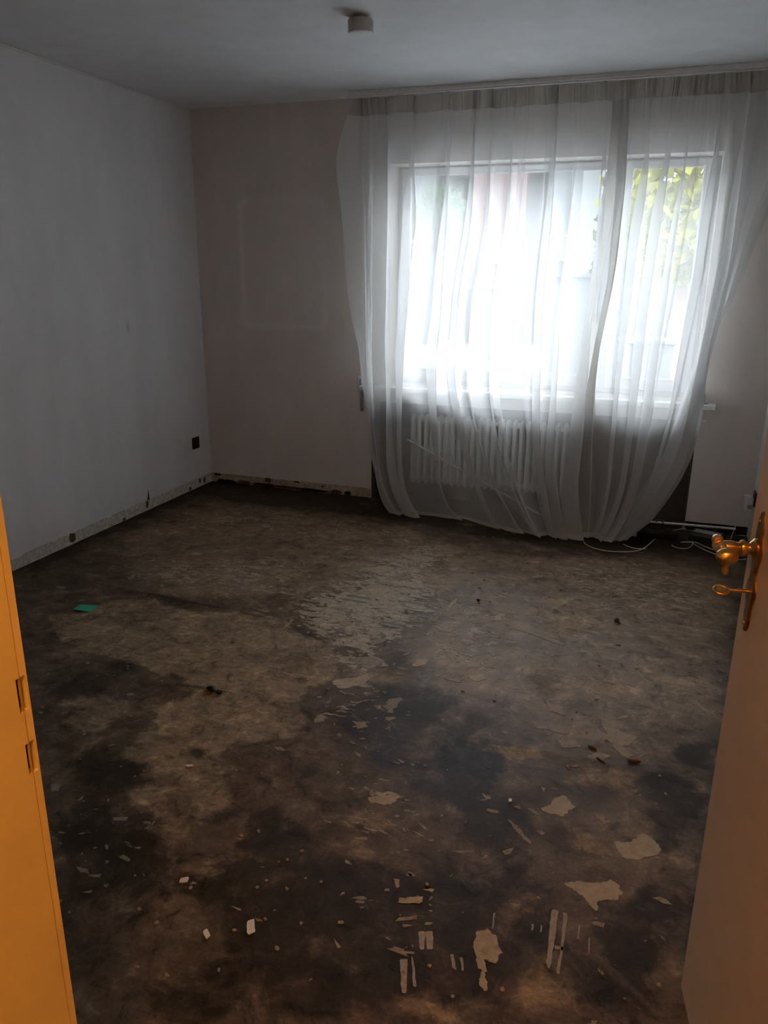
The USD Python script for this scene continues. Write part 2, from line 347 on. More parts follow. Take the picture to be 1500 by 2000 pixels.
# ------------------------------------------------------------------ floor
W, D, H = 3.66, 4.27, 2.50            # room: x 0..W, y 0 (window wall) .. -D (door wall)
NX0, NX1, NZ, ND = 1.265, 3.305, 0.672, 0.17    # radiator niche under the window
MASKS = {"tan":[[1.0,[[524,-2294],[682,-2295],[703,-2074],[880,-2021],[1105,-2064],[1320,-2021],[1421,-1966],[1584,-2005],[1709,-2086],[1864,-2168],[1934,-2252],[1981,-2390],[1986,-2451],[1911,-2518],[1946,-2638],[2032,-2695],[2032,-2779],[1965,-2836],[1890,-2909],[1817,-2981],[1724,-2984],[1677,-3031],[1648,-3100],[1589,-3149],[1536,-3052],[1507,-2902],[1496,-2764],[1562,-2664],[1444,-2585],[1291,-2598],[1145,-2562],[952,-2539],[768,-2507]]],[0.65,[[1098,-2908],[1224,-2786],[1353,-2778],[1451,-2853],[1399,-3007],[1307,-3072],[1238,-3066]]],[0.8,[[1664,-3122],[1708,-3020],[1832,-3005],[1944,-3103],[2023,-3151],[1998,-3255],[1942,-3298],[1910,-3374],[1807,-3323],[1683,-3273]]],[0.8,[[2018,-3418],[2042,-3327],[2126,-3418],[2165,-3460],[2082,-3471]]],[0.7,[[1881,-3615],[1978,-3563],[2028,-3613],[1966,-3667]]],[0.65,[[2234,-3341],[2290,-3301],[2320,-3349],[2291,-3397]]],[0.6,[[2100,-3635],[2153,-3608],[2195,-3632],[2155,-3676]]],[0.85,[[2653,-3637],[2719,-3568],[2761,-3599],[2783,-3641],[2663,-3683]]],[0.85,[[2788,-3570],[2840,-3551],[2894,-3545],[2982,-3558],[2973,-3573],[2843,-3620]]],[0.8,[[2849,-3487],[2890,-3459],[2935,-3450],[2991,-3457],[3038,-3488],[3032,-3540],[2967,-3526],[2930,-3499],[2879,-3524]]],[0.6,[[2865,-3379],[2918,-3336],[2939,-3398],[2899,-3441]]],[0.85,[[2291,-3127],[2352,-3081],[2450,-3093],[2521,-3123],[2471,-3152],[2374,-3176]]],[0.75,[[2326,-3247],[2405,-3218],[2502,-3245],[2483,-3271],[2380,-3268]]],[0.75,[[2534,-3253],[2604,-3208],[2676,-3244],[2607,-3265]]],[0.7,[[2880,-2962],[2932,-2920],[2989,-2923],[3036,-2993],[3067,-3063],[2978,-3095],[2944,-3026]]],[0.55,[[2871,-2660],[3010,-2610],[3180,-2605],[3195,-2731],[3051,-2782],[2914,-2755]]],[0.8,[[2457,-2626],[2535,-2582],[2731,-2606],[2868,-2632],[2825,-2676],[2645,-2683]]],[0.7,[[2601,-1416],[2690,-1299],[2770,-1322],[2859,-1322],[2930,-1443],[2878,-1633],[2805,-1765],[2695,-1753],[2625,-1573]]],[0.5,[[2558,-1855],[2811,-2002],[3080,-1904],[3196,-2072],[2989,-2298],[2777,-2338],[2640,-2193]]],[0.9,[[2060,-2319],[2159,-2239],[2248,-2250],[2253,-2333],[2163,-2427]]]],"soft":[[1.0,[[2084,-973],[2795,-667],[3507,-612],[3445,-1532],[3362,-2267],[3117,-2543],[2773,-2544],[2500,-2438],[2274,-2197],[2171,-1599]]],[1.0,[[196,-1308],[308,-470],[1160,-522],[1916,-567],[2031,-992],[1717,-1425],[1580,-1752],[1215,-1886],[751,-1923]]],[0.8,[[2908,-2833],[3122,-2706],[3236,-2811],[3182,-3079],[3058,-3123],[2955,-3001]]],[0.7,[[2778,-2204],[2939,-2125],[3003,-2238],[2866,-2324]]],[0.8,[[2904,-1393],[3061,-1305],[3066,-1464],[2935,-1512]]],[0.9,[[1797,-809],[2188,-664],[2326,-1048],[2208,-1456],[2002,-1463]]]],"flake":[[1.0,[[1580,-1752],[1668,-1443],[1715,-1109],[1964,-747],[2137,-953],[1995,-1170],[2168,-1402],[2164,-1664],[2124,-1853],[2128,-2012],[2073,-2179],[2173,-2278],[2109,-2446],[2037,-2472],[1949,-2315],[1842,-2116],[1602,-2016]]],[0.62,[[507,-1719],[518,-1466],[826,-1438],[1101,-1250],[1381,-1316],[1515,-1839],[1215,-1886],[892,-1871],[711,-1868]]],[0.72,[[2224,-1516],[2490,-1352],[2579,-1847],[2530,-2233],[2335,-2262],[2279,-1905]]],[0.6,[[2507,-816],[3065,-610],[3397,-807],[3464,-1248],[3197,-1461],[2791,-1434]]],[0.6,[[1987,-2549],[2138,-2416],[2294,-2399],[2342,-2667],[2233,-2770],[2114,-2750]]],[0.6,[[2232,-3025],[2263,-2850],[2390,-2916],[2588,-3044],[2617,-3204],[2412,-3237]]],[0.62,[[2527,-3275],[2649,-3269],[2721,-3533],[2764,-3518],[2779,-3580],[2644,-3627]]],[0.6,[[1513,-3334],[1697,-3268],[1991,-3642],[1844,-3662]]],[0.55,[[3014,-3211],[3170,-3155],[3163,-3456],[3060,-3493]]],[0.5,[[-8,-717],[867,-513],[1916,-567],[1933,-852],[1132,-1056],[364,-1145]]]],"dark":[[1.0,[[-23,66],[1257,22],[3631,-30],[3601,-395],[3064,-567],[2506,-621],[1890,-472],[1473,-427],[1116,-419],[596,-427],[210,-440]]],[0.9,[[6,-1919],[-23,66],[171,-172],[126,-908],[128,-1738],[209,-2122]]],[0.75,[[2003,-2837],[1918,-2535],[2044,-2490],[2198,-2353],[2374,-2330],[2611,-2434],[2639,-2655],[2457,-2751],[2233,-2770],[2069,-2733]]],[0.85,[[2217,-2776],[2299,-2650],[2449,-2661],[2655,-2649],[2738,-2736],[2707,-2905],[2550,-2962],[2435,-2952],[2327,-3017],[2288,-3080],[2246,-3020]]],[0.8,[[736,-2617],[1040,-2554],[1357,-2658],[1289,-2723],[1143,-2854],[994,-2870]]],[1.0,[[1394,-3219],[1457,-3080],[1488,-2875],[1549,-3017],[1589,-3149],[1732,-3217],[1586,-3356],[1499,-3339]]],[0.95,[[1531,-3375],[1641,-3312],[1794,-3328],[1916,-3454],[1898,-3537],[2000,-3572],[1870,-3601],[1885,-3712],[1726,-3561]]],[0.9,[[2012,-3250],[2176,-3191],[2514,-3280],[2934,-3273],[2968,-3445],[2779,-3580],[2572,-3653],[2314,-3678],[2175,-3577]]],[1.0,[[3086,-2554],[3342,-2339],[3226,-3388],[3239,-3479],[3043,-3549],[3052,-3231],[3207,-3032]]],[0.9,[[1951,-3806],[2214,-3685],[2442,-3632],[2593,-3708],[2046,-3902]]],[0.8,[[2738,-2736],[2879,-2844],[2849,-2950],[2942,-3127],[2932,-3257],[2678,-3277],[2588,-3044],[2707,-2905]]],[0.8,[[1661,-2281],[1669,-2153],[1730,-2182],[1740,-2228],[1685,-2282]]],[0.8,[[1766,-2281],[1790,-2234],[1828,-2291],[1817,-2341]]],[0.9,[[1069,-2543],[1221,-2465],[1298,-2506],[1366,-2571],[1230,-2611]]],[0.8,[[1337,-2581],[1380,-2522],[1490,-2568],[1459,-2642]]],[0.8,[[1582,-2394],[1601,-2278],[1623,-2342],[1610,-2402]]],[0.8,[[1654,-2762],[1697,-2746],[1718,-2799],[1686,-2803]]],[0.9,[[1943,-2811],[1986,-2802],[2060,-2923],[2036,-2960]]],[0.8,[[1563,-3102],[1648,-3100],[1695,-3166],[1636,-3173]]],[0.7,[[1803,-2925],[1890,-2909],[1950,-3019],[1890,-3041]]],[0.9,[[556,-1925],[817,-1933],[1005,-1976],[1231,-2005],[1241,-2044],[999,-2029],[596,-1994]]],[0.8,[[1588,-1934],[1730,-1853],[1901,-1906],[1834,-2040],[1681,-2026]]],[0.8,[[2045,-3191],[2193,-3090],[2258,-3162],[2313,-3351],[2143,-3312]]],[0.8,[[1882,-3405],[1963,-3356],[2013,-3458],[2082,-3471],[2169,-3468],[2145,-3372],[2246,-3449],[2190,-3555],[2035,-3560]]]],"blue_sheen":[[1.0,[[2217,-2776],[2299,-2650],[2449,-2661],[2655,-2649],[2738,-2736],[2707,-2905],[2550,-2962],[2435,-2952],[2327,-3017],[2288,-3080],[2246,-3020]]],[0.9,[[1998,-2158],[2133,-1958],[2316,-2042],[2511,-2240],[2483,-2369],[2309,-2313],[2173,-2278],[2045,-2280]]],[0.7,[[2084,-2588],[2211,-2506],[2299,-2650],[2179,-2726]]],[0.7,[[2594,-2609],[2756,-2550],[2860,-2692],[2807,-2869],[2722,-2823]]],[0.5,[[2946,-2915],[3195,-2779],[3181,-2941],[3035,-2972]]]]}
FLAKES = [[[2358,-3028],[2396,-2989],[2424,-2972],[2449,-2995],[2435,-3028],[2413,-3040]],[[2854,-2909],[2884,-2839],[2913,-2816],[2942,-2865],[2917,-2912],[2878,-2916]],[[3059,-2968],[3099,-2960],[3134,-2913],[3159,-2922],[3184,-2967],[3170,-2988],[3122,-3021],[3087,-3030],[3073,-3003]],[[2938,-3179],[2980,-3153],[3026,-3147],[3071,-3117],[3093,-3153],[3082,-3185],[3044,-3195],[3039,-3233],[3027,-3237],[3005,-3209],[2983,-3188]],[[2773,-3389],[2789,-3377],[2813,-3386],[2833,-3416],[2844,-3435],[2840,-3451],[2827,-3467],[2809,-3469],[2816,-3513],[2833,-3537],[2827,-3553],[2814,-3542],[2794,-3478],[2779,-3431]],[[2533,-3301],[2547,-3302],[2558,-3325],[2552,-3335]],[[2565,-3360],[2626,-3333],[2630,-3354],[2571,-3376]],[[2612,-3313],[2643,-3301],[2642,-3313]],[[1668,-1291],[1777,-1218],[1841,-1211],[1849,-1271],[1786,-1317]],[[1814,-1448],[1855,-1426],[1973,-1439],[1941,-1472]],[[1825,-1569],[1862,-1501],[1919,-1535],[1908,-1593],[1855,-1599]],[[1996,-2239],[2056,-2194],[2108,-2198],[2130,-2240],[2094,-2297],[2044,-2272]],[[1995,-2423],[2043,-2385],[2074,-2373],[2101,-2325],[2118,-2349],[2120,-2406],[2070,-2452],[2035,-2473]],[[2008,-2076],[2038,-2024],[2090,-2035],[2041,-2098]],[[2238,-2192],[2250,-2133],[2304,-2146],[2264,-2214]],[[2175,-2151],[2215,-2065],[2204,-2117]],[[2296,-2064],[2332,-2027],[2314,-2076]],[[2309,-1439],[2319,-1326],[2360,-1407],[2367,-1521],[2321,-1525]],[[2240,-1654],[2238,-1543],[2251,-1473],[2257,-1549],[2256,-1648]],[[2339,-1474],[2373,-1481],[2372,-1532]],[[2464,-1684],[2473,-1599],[2501,-1600],[2496,-1683]],[[2422,-1364],[2470,-1339],[2479,-1390]],[[2476,-2227],[2511,-2176],[2547,-2210],[2509,-2249]],[[2233,-2535],[2239,-2473],[2276,-2448],[2288,-2515],[2276,-2569]],[[2972,-2329],[3020,-2359],[3051,-2418],[3104,-2415],[3088,-2472],[3055,-2502],[3100,-2534],[3066,-2561],[3019,-2481]],[[2757,-2488],[2814,-2434],[2890,-2440],[2886,-2488],[2821,-2485]],[[2847,-2543],[2906,-2512],[2935,-2545],[2885,-2569]],[[2950,-2603],[2989,-2556],[3024,-2561],[2994,-2633]],[[1955,-889],[2049,-827],[2146,-836],[2072,-917]],[[2502,-1676],[2601,-1723],[2695,-1753],[2795,-1809],[2787,-1837],[2688,-1782],[2582,-1741]],[[2360,-1121],[2424,-1135],[2495,-1161],[2485,-1179],[2416,-1161]],[[2808,-940],[2888,-934],[2872,-963],[2826,-972]],[[2777,-2293],[2838,-2312],[2863,-2378],[2803,-2354]],[[2763,-2976],[2786,-2991],[2851,-3055],[2846,-3061],[2787,-3013]],[[2999,-2873],[3028,-2874],[3046,-2891],[3030,-2908]],[[2965,-2691],[2984,-2681],[2993,-2713],[2976,-2727]],[[2836,-2796],[2852,-2803],[2849,-2824]],[[2672,-2888],[2689,-2894],[2703,-2887],[2701,-2907],[2690,-2914]],[[2771,-2919],[2791,-2907],[2799,-2926]],[[2811,-2912],[2836,-2908],[2848,-2939]],[[2026,-2681],[2066,-2638],[2163,-2638],[2071,-2650]],[[2036,-2694],[2044,-2656],[2079,-2668],[2072,-2698],[2050,-2713]],[[2166,-2661],[2207,-2653],[2233,-2674],[2206,-2700]],[[2272,-3157],[2301,-3158],[2299,-3165]],[[2288,-3000],[2309,-2998],[2307,-3006]],[[2385,-3166],[2416,-3159],[2417,-3172]],[[2382,-3197],[2413,-3182],[2422,-3191],[2406,-3201]],[[2520,-3072],[2540,-3079],[2563,-3093],[2560,-3103]],[[2518,-3114],[2542,-3120],[2570,-3128],[2556,-3131]],[[2496,-3042],[2512,-3034],[2507,-3049]],[[2375,-2810],[2409,-2820],[2406,-2830]],[[2426,-2820],[2445,-2822],[2442,-2837]],[[1616,-2120],[1609,-2030],[1604,-1969],[1618,-1981],[1622,-2047]],[[1377,-1933],[1485,-1936],[1468,-1955]],[[1502,-1813],[1583,-1815],[1579,-1835]],[[621,-1829],[585,-1729],[618,-1740],[645,-1827]],[[954,-1570],[1024,-1560],[1036,-1601]],[[1079,-1524],[1129,-1505],[1138,-1548]],[[1168,-1435],[1260,-1409],[1261,-1441]],[[818,-1828],[854,-1837],[852,-1865]],[[1051,-1778],[1091,-1749],[1115,-1789]],[[1161,-1745],[1227,-1734],[1223,-1763]],[[1343,-1426],[1437,-1407],[1440,-1445]],[[1469,-1659],[1533,-1649],[1551,-1717],[1504,-1714]],[[1490,-1150],[1599,-1118],[1590,-1173]],[[1575,-1057],[1661,-1043],[1665,-1094]],[[999,-989],[1092,-974],[1090,-1004]],[[1139,-698],[1226,-676],[1223,-710]],[[931,-2507],[966,-2445],[967,-2494],[955,-2518]],[[1437,-3290],[1465,-3274],[1481,-3308],[1461,-3317]],[[1705,-3351],[1746,-3334],[1749,-3349],[1717,-3360]],[[1783,-3556],[1821,-3539],[1823,-3551]],[[1811,-3608],[1833,-3593],[1838,-3603]],[[1796,-3497],[1811,-3496],[1809,-3508]],[[1563,-3328],[1565,-3297],[1573,-3317]],[[3008,-2018],[3075,-2035],[3086,-2080],[3039,-2069]],[[3152,-1302],[3264,-1291],[3241,-1359],[3164,-1376]],[[3064,-1395],[3109,-1408],[3088,-1456]],[[3271,-1922],[3345,-1938],[3378,-1987],[3306,-1984]],[[3371,-1949],[3404,-1997],[3393,-2040],[3359,-2013]],[[1937,-757],[1965,-728],[1971,-773]],[[1775,-836],[1868,-735],[1863,-822]],[[1980,-1215],[2046,-1151],[2041,-1231]],[[1852,-1338],[1941,-1268],[1986,-1326],[1919,-1373]],[[1646,-1594],[1736,-1547],[1736,-1616]],[[1707,-1800],[1830,-1786],[1820,-1826]],[[1816,-1938],[1845,-1887],[1886,-1929],[1865,-1970]],[[1876,-1904],[1898,-1879],[1921,-1927],[1902,-1940]],[[1661,-998],[1804,-927],[1795,-993]],[[2170,-1768],[2231,-1729],[2224,-1789]],[[2279,-1728],[2306,-1695],[2312,-1739]],[[2258,-1870],[2322,-1808],[2315,-1870]],[[2424,-1581],[2472,-1581],[2465,-1631]],[[2379,-1945],[2428,-1918],[2417,-1966]],[[2381,-2043],[2464,-2027],[2450,-2060]]]
STAVES = [[[2930,-3268],[2946,-3266],[2949,-3333],[2949,-3453],[2938,-3427],[2937,-3375]],[[2959,-3268],[2968,-3270],[2970,-3326],[2971,-3454],[2964,-3448],[2965,-3374]],[[2951,-3373],[2972,-3371],[2973,-3381],[2952,-3383]],[[2641,-3443],[2656,-3436],[2669,-3486],[2660,-3488]],[[2658,-3435],[2675,-3428],[2688,-3477],[2675,-3483]],[[2625,-3530],[2642,-3524],[2666,-3606],[2657,-3610]],[[2641,-3498],[2657,-3527],[2681,-3585],[2674,-3588]],[[2614,-3509],[2651,-3500],[2652,-3506],[2617,-3515]],[[2730,-3479],[2735,-3473],[2754,-3517],[2742,-3511]],[[2752,-3479],[2758,-3477],[2768,-3512],[2764,-3513]],[[2891,-3330],[2896,-3326],[2898,-3346],[2894,-3350]],[[2912,-3324],[2915,-3323],[2917,-3344],[2913,-3346]],[[3024,-3322],[3027,-3321],[3029,-3369],[3026,-3370]],[[2997,-3292],[3001,-3292],[3003,-3337],[2999,-3337]],[[2799,-3325],[2803,-3325],[2808,-3375],[2805,-3376]]]
STAVE_ZONE = [[1741,-1559],[2369,-1258],[2532,-1589],[2567,-2220],[2327,-2306],[2074,-2356],[1861,-2159]]
GUIDE_LEFT = [[[1202,-150,2465],[1128,-150,2298],[1087,-152,2124],[1104,-156,1942],[1130,-162,1762],[1159,-170,1582],[1189,-179,1403],[1225,-191,1224],[1267,-205,1048],[1291,-222,868],[1317,-241,689],[1347,-262,510],[1380,-286,332],[1426,-313,157],[1518,-337,6]],[[1224,-150,2465],[1210,-151,2285],[1208,-153,2105],[1215,-157,1925],[1223,-163,1745],[1232,-171,1565],[1244,-181,1385],[1261,-193,1206],[1281,-208,1028],[1300,-225,849],[1322,-245,672],[1349,-267,495],[1384,-291,319],[1436,-317,149],[1540,-341,6]],[[1423,-150,2465],[1420,-151,2286],[1417,-153,2108],[1416,-157,1929],[1416,-161,1751],[1417,-169,1572],[1419,-179,1394],[1422,-191,1216],[1429,-205,1038],[1440,-221,860],[1452,-239,683],[1468,-260,506],[1491,-283,331],[1539,-308,160],[1624,-333,6]],[[1608,-150,2465],[1608,-151,2285],[1608,-153,2106],[1608,-156,1927],[1605,-161,1748],[1595,-168,1569],[1584,-178,1390],[1575,-189,1211],[1566,-202,1032],[1560,-217,853],[1562,-235,675],[1571,-255,497],[1593,-277,317],[1639,-300,148],[1748,-322,6]],[[1788,-150,2465],[1781,-151,2285],[1773,-153,2105],[1766,-155,1925],[1759,-159,1744],[1752,-165,1564],[1744,-173,1384],[1730,-182,1205],[1705,-193,1026],[1701,-205,847],[1708,-220,667],[1721,-236,488],[1748,-254,306],[1801,-272,141],[1924,-290,6]],[[1949,-150,2465],[1949,-151,2283],[1949,-155,2101],[1948,-160,1919],[1942,-167,1738],[1923,-178,1557],[1906,-192,1376],[1902,-208,1195],[1901,-229,1013],[1910,-252,834],[1951,-279,658],[2000,-308,485],[2063,-340,316],[2142,-372,157],[2241,-403,6]],[[2106,-150,2465],[2105,-152,2280],[2103,-156,2095],[2099,-162,1910],[2088,-170,1727],[2064,-185,1543],[2046,-202,1360],[2045,-222,1176],[2048,-248,993],[2066,-277,812],[2113,-309,634],[2173,-345,464],[2256,-383,302],[2352,-419,150],[2465,-453,6]],[[2260,-150,2465],[2268,-152,2284],[2272,-156,2103],[2273,-161,1922],[2269,-169,1742],[2256,-182,1562],[2243,-199,1382],[2240,-217,1202],[2238,-241,1022],[2244,-268,844],[2270,-299,667],[2306,-333,493],[2361,-371,324],[2429,-408,162],[2515,-444,6]],[[2410,-150,2465],[2420,-152,2286],[2426,-156,2108],[2430,-161,1930],[2429,-169,1751],[2424,-182,1573],[2422,-197,1395],[2425,-217,1218],[2430,-240,1041],[2436,-266,864],[2445,-297,688],[2461,-331,514],[2495,-370,343],[2535,-408,173],[2585,-448,6]],[[2557,-150,2465],[2568,-151,2287],[2575,-154,2110],[2577,-160,1932],[2578,-169,1755],[2579,-181,1577],[2576,-196,1400],[2575,-214,1223],[2578,-237,1047],[2582,-263,871],[2585,-291,695],[2588,-325,520],[2593,-362,347],[2617,-400,176],[2658,-440,6]],[[2713,-150,2465],[2725,-151,2289],[2730,-153,2112],[2731,-157,1935],[2731,-165,1759],[2731,-173,1582],[2730,-184,1406],[2728,-199,1230],[2729,-215,1054],[2732,-235,878],[2735,-257,703],[2739,-282,528],[2743,-310,353],[2750,-340,179],[2760,-373,6]]]
GUIDE_RIGHT = [[[2705,-150,2465],[2716,-151,2288],[2722,-153,2111],[2724,-158,1934],[2725,-165,1757],[2725,-174,1581],[2713,-186,1405],[2691,-201,1229],[2672,-218,1054],[2662,-237,878],[2655,-260,703],[2654,-286,527],[2657,-315,353],[2666,-347,179],[2687,-380,6]],[[2828,-150,2465],[2828,-151,2288],[2828,-153,2111],[2820,-157,1935],[2806,-164,1759],[2799,-172,1582],[2798,-183,1406],[2797,-196,1229],[2797,-212,1053],[2800,-230,878],[2807,-251,702],[2815,-275,527],[2825,-301,352],[2819,-330,179],[2792,-361,6]],[[2953,-150,2465],[2950,-151,2287],[2945,-153,2110],[2933,-158,1933],[2917,-166,1756],[2906,-175,1579],[2901,-187,1402],[2896,-203,1225],[2895,-221,1049],[2895,-241,873],[2896,-265,697],[2897,-292,521],[2898,-323,346],[2878,-355,175],[2823,-389,6]],[[3076,-150,2465],[3075,-151,2286],[3072,-154,2108],[3065,-159,1930],[3051,-167,1752],[3038,-177,1574],[3025,-190,1397],[3013,-207,1220],[3004,-226,1042],[3000,-248,865],[2996,-275,689],[2987,-304,513],[2969,-336,338],[2928,-370,170],[2859,-404,6]],[[3197,-150,2465],[3206,-151,2285],[3210,-154,2105],[3205,-159,1926],[3195,-167,1746],[3184,-177,1567],[3169,-191,1388],[3152,-207,1209],[3136,-226,1031],[3123,-248,853],[3108,-274,675],[3085,-303,499],[3048,-335,326],[2986,-367,162],[2896,-400,6]],[[3303,-150,2465],[3311,-151,2283],[3314,-153,2101],[3315,-158,1919],[3315,-165,1737],[3313,-174,1555],[3301,-186,1374],[3283,-201,1193],[3266,-217,1012],[3252,-238,831],[3234,-261,651],[3198,-286,475],[3135,-313,306],[3049,-340,150],[2935,-367,6]],[[3600,-150,2465],[3562,-151,2286],[3519,-152,2108],[3471,-156,1931],[3432,-161,1752],[3399,-168,1572],[3366,-177,1392],[3329,-188,1213],[3296,-201,1034],[3268,-216,853],[3238,-233,673],[3199,-253,495],[3123,-273,330],[3041,-295,168],[2958,-319,6]]]
CABLES = [[[2746,-438],[2782,-519],[2857,-564],[2940,-560],[3035,-516],[3093,-413],[3155,-207],[3228,-89],[3317,-14]],[[2927,-312],[2968,-394],[3032,-445],[3093,-431]],[[3232,-333],[3259,-370],[3308,-370],[3337,-322],[3336,-257],[3283,-277],[3345,-235],[3407,-287],[3472,-336],[3513,-294]],[[3345,-254],[3404,-352],[3468,-418],[3531,-455],[3612,-442]],[[3564,-365],[3587,-400],[3620,-379]],[[3288,7],[3314,136],[3352,195],[3383,117]]]



def floor_material():
    n = {
        'g': ('geometry', {}),
        'a': ('attribute', {'attribute': 'residue'}), 'sa': ('separate_color', {'color_type': 'rgb'}),
        'b': ('attribute', {'attribute': 'wear_sheen'}), 'sb': ('separate_color', {'color_type': 'rgb'}),
        # scraped, streaky noise: slightly stretched across the room
        'mp': ('mapping', {'mapping_type': 'point', 'rotation': (0, 0, 0.35), 'scale': (1.0, 1.35, 1.0)}),
        'n1': ('noise_texture', {'scale': 7.0, 'detail': 9, 'roughness': 0.62, 'distortion': 0.4}),
        'n2': ('noise_texture', {'scale': 3.6, 'detail': 9, 'roughness': 0.66, 'distortion': 0.5}),
        'mp3': ('mapping', {'mapping_type': 'point', 'rotation': (0, 0, -0.12), 'scale': (0.85, 1.6, 1.0)}),
        'n3': ('noise_texture', {'scale': 15.0, 'detail': 10, 'roughness': 0.68, 'distortion': 1.0}),
        'n4': ('noise_texture', {'scale': 95.0, 'detail': 6, 'roughness': 0.7}),
        'n5': ('noise_texture', {'scale': 1.7, 'detail': 6, 'roughness': 0.6}),
        'n6': ('noise_texture', {'scale': 30.0, 'detail': 6, 'roughness': 0.6, 'distortion': 0.3}),
        # masks = attribute + (noise - .5) * gain, then a steep step
        'm1': ('math', {'math_type': 'multiply_add', 'value2': 1.9, 'value3': -0.95}), 'm1b': ('math', {'math_type': 'add'}),
        'm1c': ('map_range', {'range_type': 'smoothstep', 'from_min': 0.32, 'from_max': 0.62, 'clamp': True}),
        'm2': ('math', {'math_type': 'multiply_add', 'value2': 3.4, 'value3': -1.78}), 'm2b': ('math', {'math_type': 'add'}),
        'm2c': ('map_range', {'range_type': 'smoothstep', 'from_min': 0.32, 'from_max': 0.74, 'clamp': True}),
        'm3': ('math', {'math_type': 'multiply_add', 'value2': 3.0, 'value3': -1.42}), 'm3b': ('math', {'math_type': 'add'}),
        'm3c': ('map_range', {'range_type': 'smoothstep', 'from_min': 0.68, 'from_max': 0.84, 'clamp': True}),
        'm4': ('math', {'math_type': 'multiply_add', 'value2': 1.2, 'value3': -0.6}), 'm4b': ('math', {'math_type': 'add'}),
        'm4c': ('map_range', {'range_type': 'smoothstep', 'from_min': 0.15, 'from_max': 0.95, 'clamp': True}),
        'base': ('rgb_ramp', {'ramp': [(0.30, (0.065, 0.043, 0.028)), (0.5, (0.130, 0.088, 0.057)), (0.68, (0.20, 0.145, 0.10))]}),
        'grey': ('mix', {'mix_type': 'mix', 'color2': (0.31, 0.225, 0.152)}),
        'greyf': ('math', {'math_type': 'multiply', 'value2': 0.75}),
        'tanc': ('rgb_ramp', {'ramp': [(0.3, (0.215, 0.148, 0.092)), (0.55, (0.31, 0.225, 0.145)), (0.75, (0.38, 0.29, 0.20))]}),
        'tan': ('mix', {'mix_type': 'mix'}), 'tanf': ('math', {'math_type': 'multiply', 'value2': 0.92}),
        'drk': ('mix', {'mix_type': 'mix'}), 'darkf': ('math', {'math_type': 'multiply', 'value2': 0.76}),
        'darkc': ('mix', {'mix_type': 'mix', 'color1': (0.026, 0.016, 0.010), 'color2': (0.040, 0.038, 0.046)}),  # second colour paints the bluish sheen of the glossy dark patches
        'fl': ('mix', {'mix_type': 'mix'}), 'flf': ('math', {'math_type': 'multiply', 'value2': 0.85}),
        'flc': ('rgb_ramp', {'ramp': [(0.35, (0.30, 0.235, 0.17)), (0.68, (0.58, 0.475, 0.355))]}),
        'fin': ('mix', {'mix_type': 'multiply', 'fac': 1.0}),
        'finc': ('rgb_ramp', {'ramp': [(0.25, (0.62, 0.6, 0.58)), (0.6, (1, 1, 1))]}),
        'n7': ('noise_texture', {'scale': 16.0, 'detail': 10, 'roughness': 0.7, 'distortion': 0.8}),
        'motc': ('rgb_ramp', {'ramp': [(0.33, (0.30, 0.28, 0.26)), (0.43, (0.82, 0.81, 0.80)), (0.55, (1.05, 1.05, 1.05)), (0.66, (1.75, 1.70, 1.62))]}),
        'n8': ('noise_texture', {'scale': 4.5, 'detail': 6, 'roughness': 0.6, 'distortion': 0.6}),
        'motc2': ('rgb_ramp', {'ramp': [(0.33, (0.62, 0.60, 0.58)), (0.52, (1.0, 1.0, 1.0)), (0.68, (1.3, 1.27, 1.22))]}),
        'mot': ('mix', {'mix_type': 'multiply', 'fac': 1.0}), 'mot2': ('mix', {'mix_type': 'multiply', 'fac': 1.0}),
        'ro': ('mix', {'mix_type': 'mix', 'color1': (0.55, 0.55, 0.55), 'color2': (0.68, 0.68, 0.68)}), 'ro2': ('mix', {'mix_type': 'mix', 'color2': (0.56, 0.56, 0.56)}),
        'rob': ('rgb_to_bw', {}),
        'hh': ('math', {'math_type': 'multiply_add', 'value2': 0.5}), 'hh2': ('math', {'math_type': 'multiply_add', 'value2': 0.4}),
        'bp': ('bump', {'strength': 0.55, 'distance': 0.0025}),
        'p': ('principled_bsdf', {'specular_ior_level': 0.13}),
    }
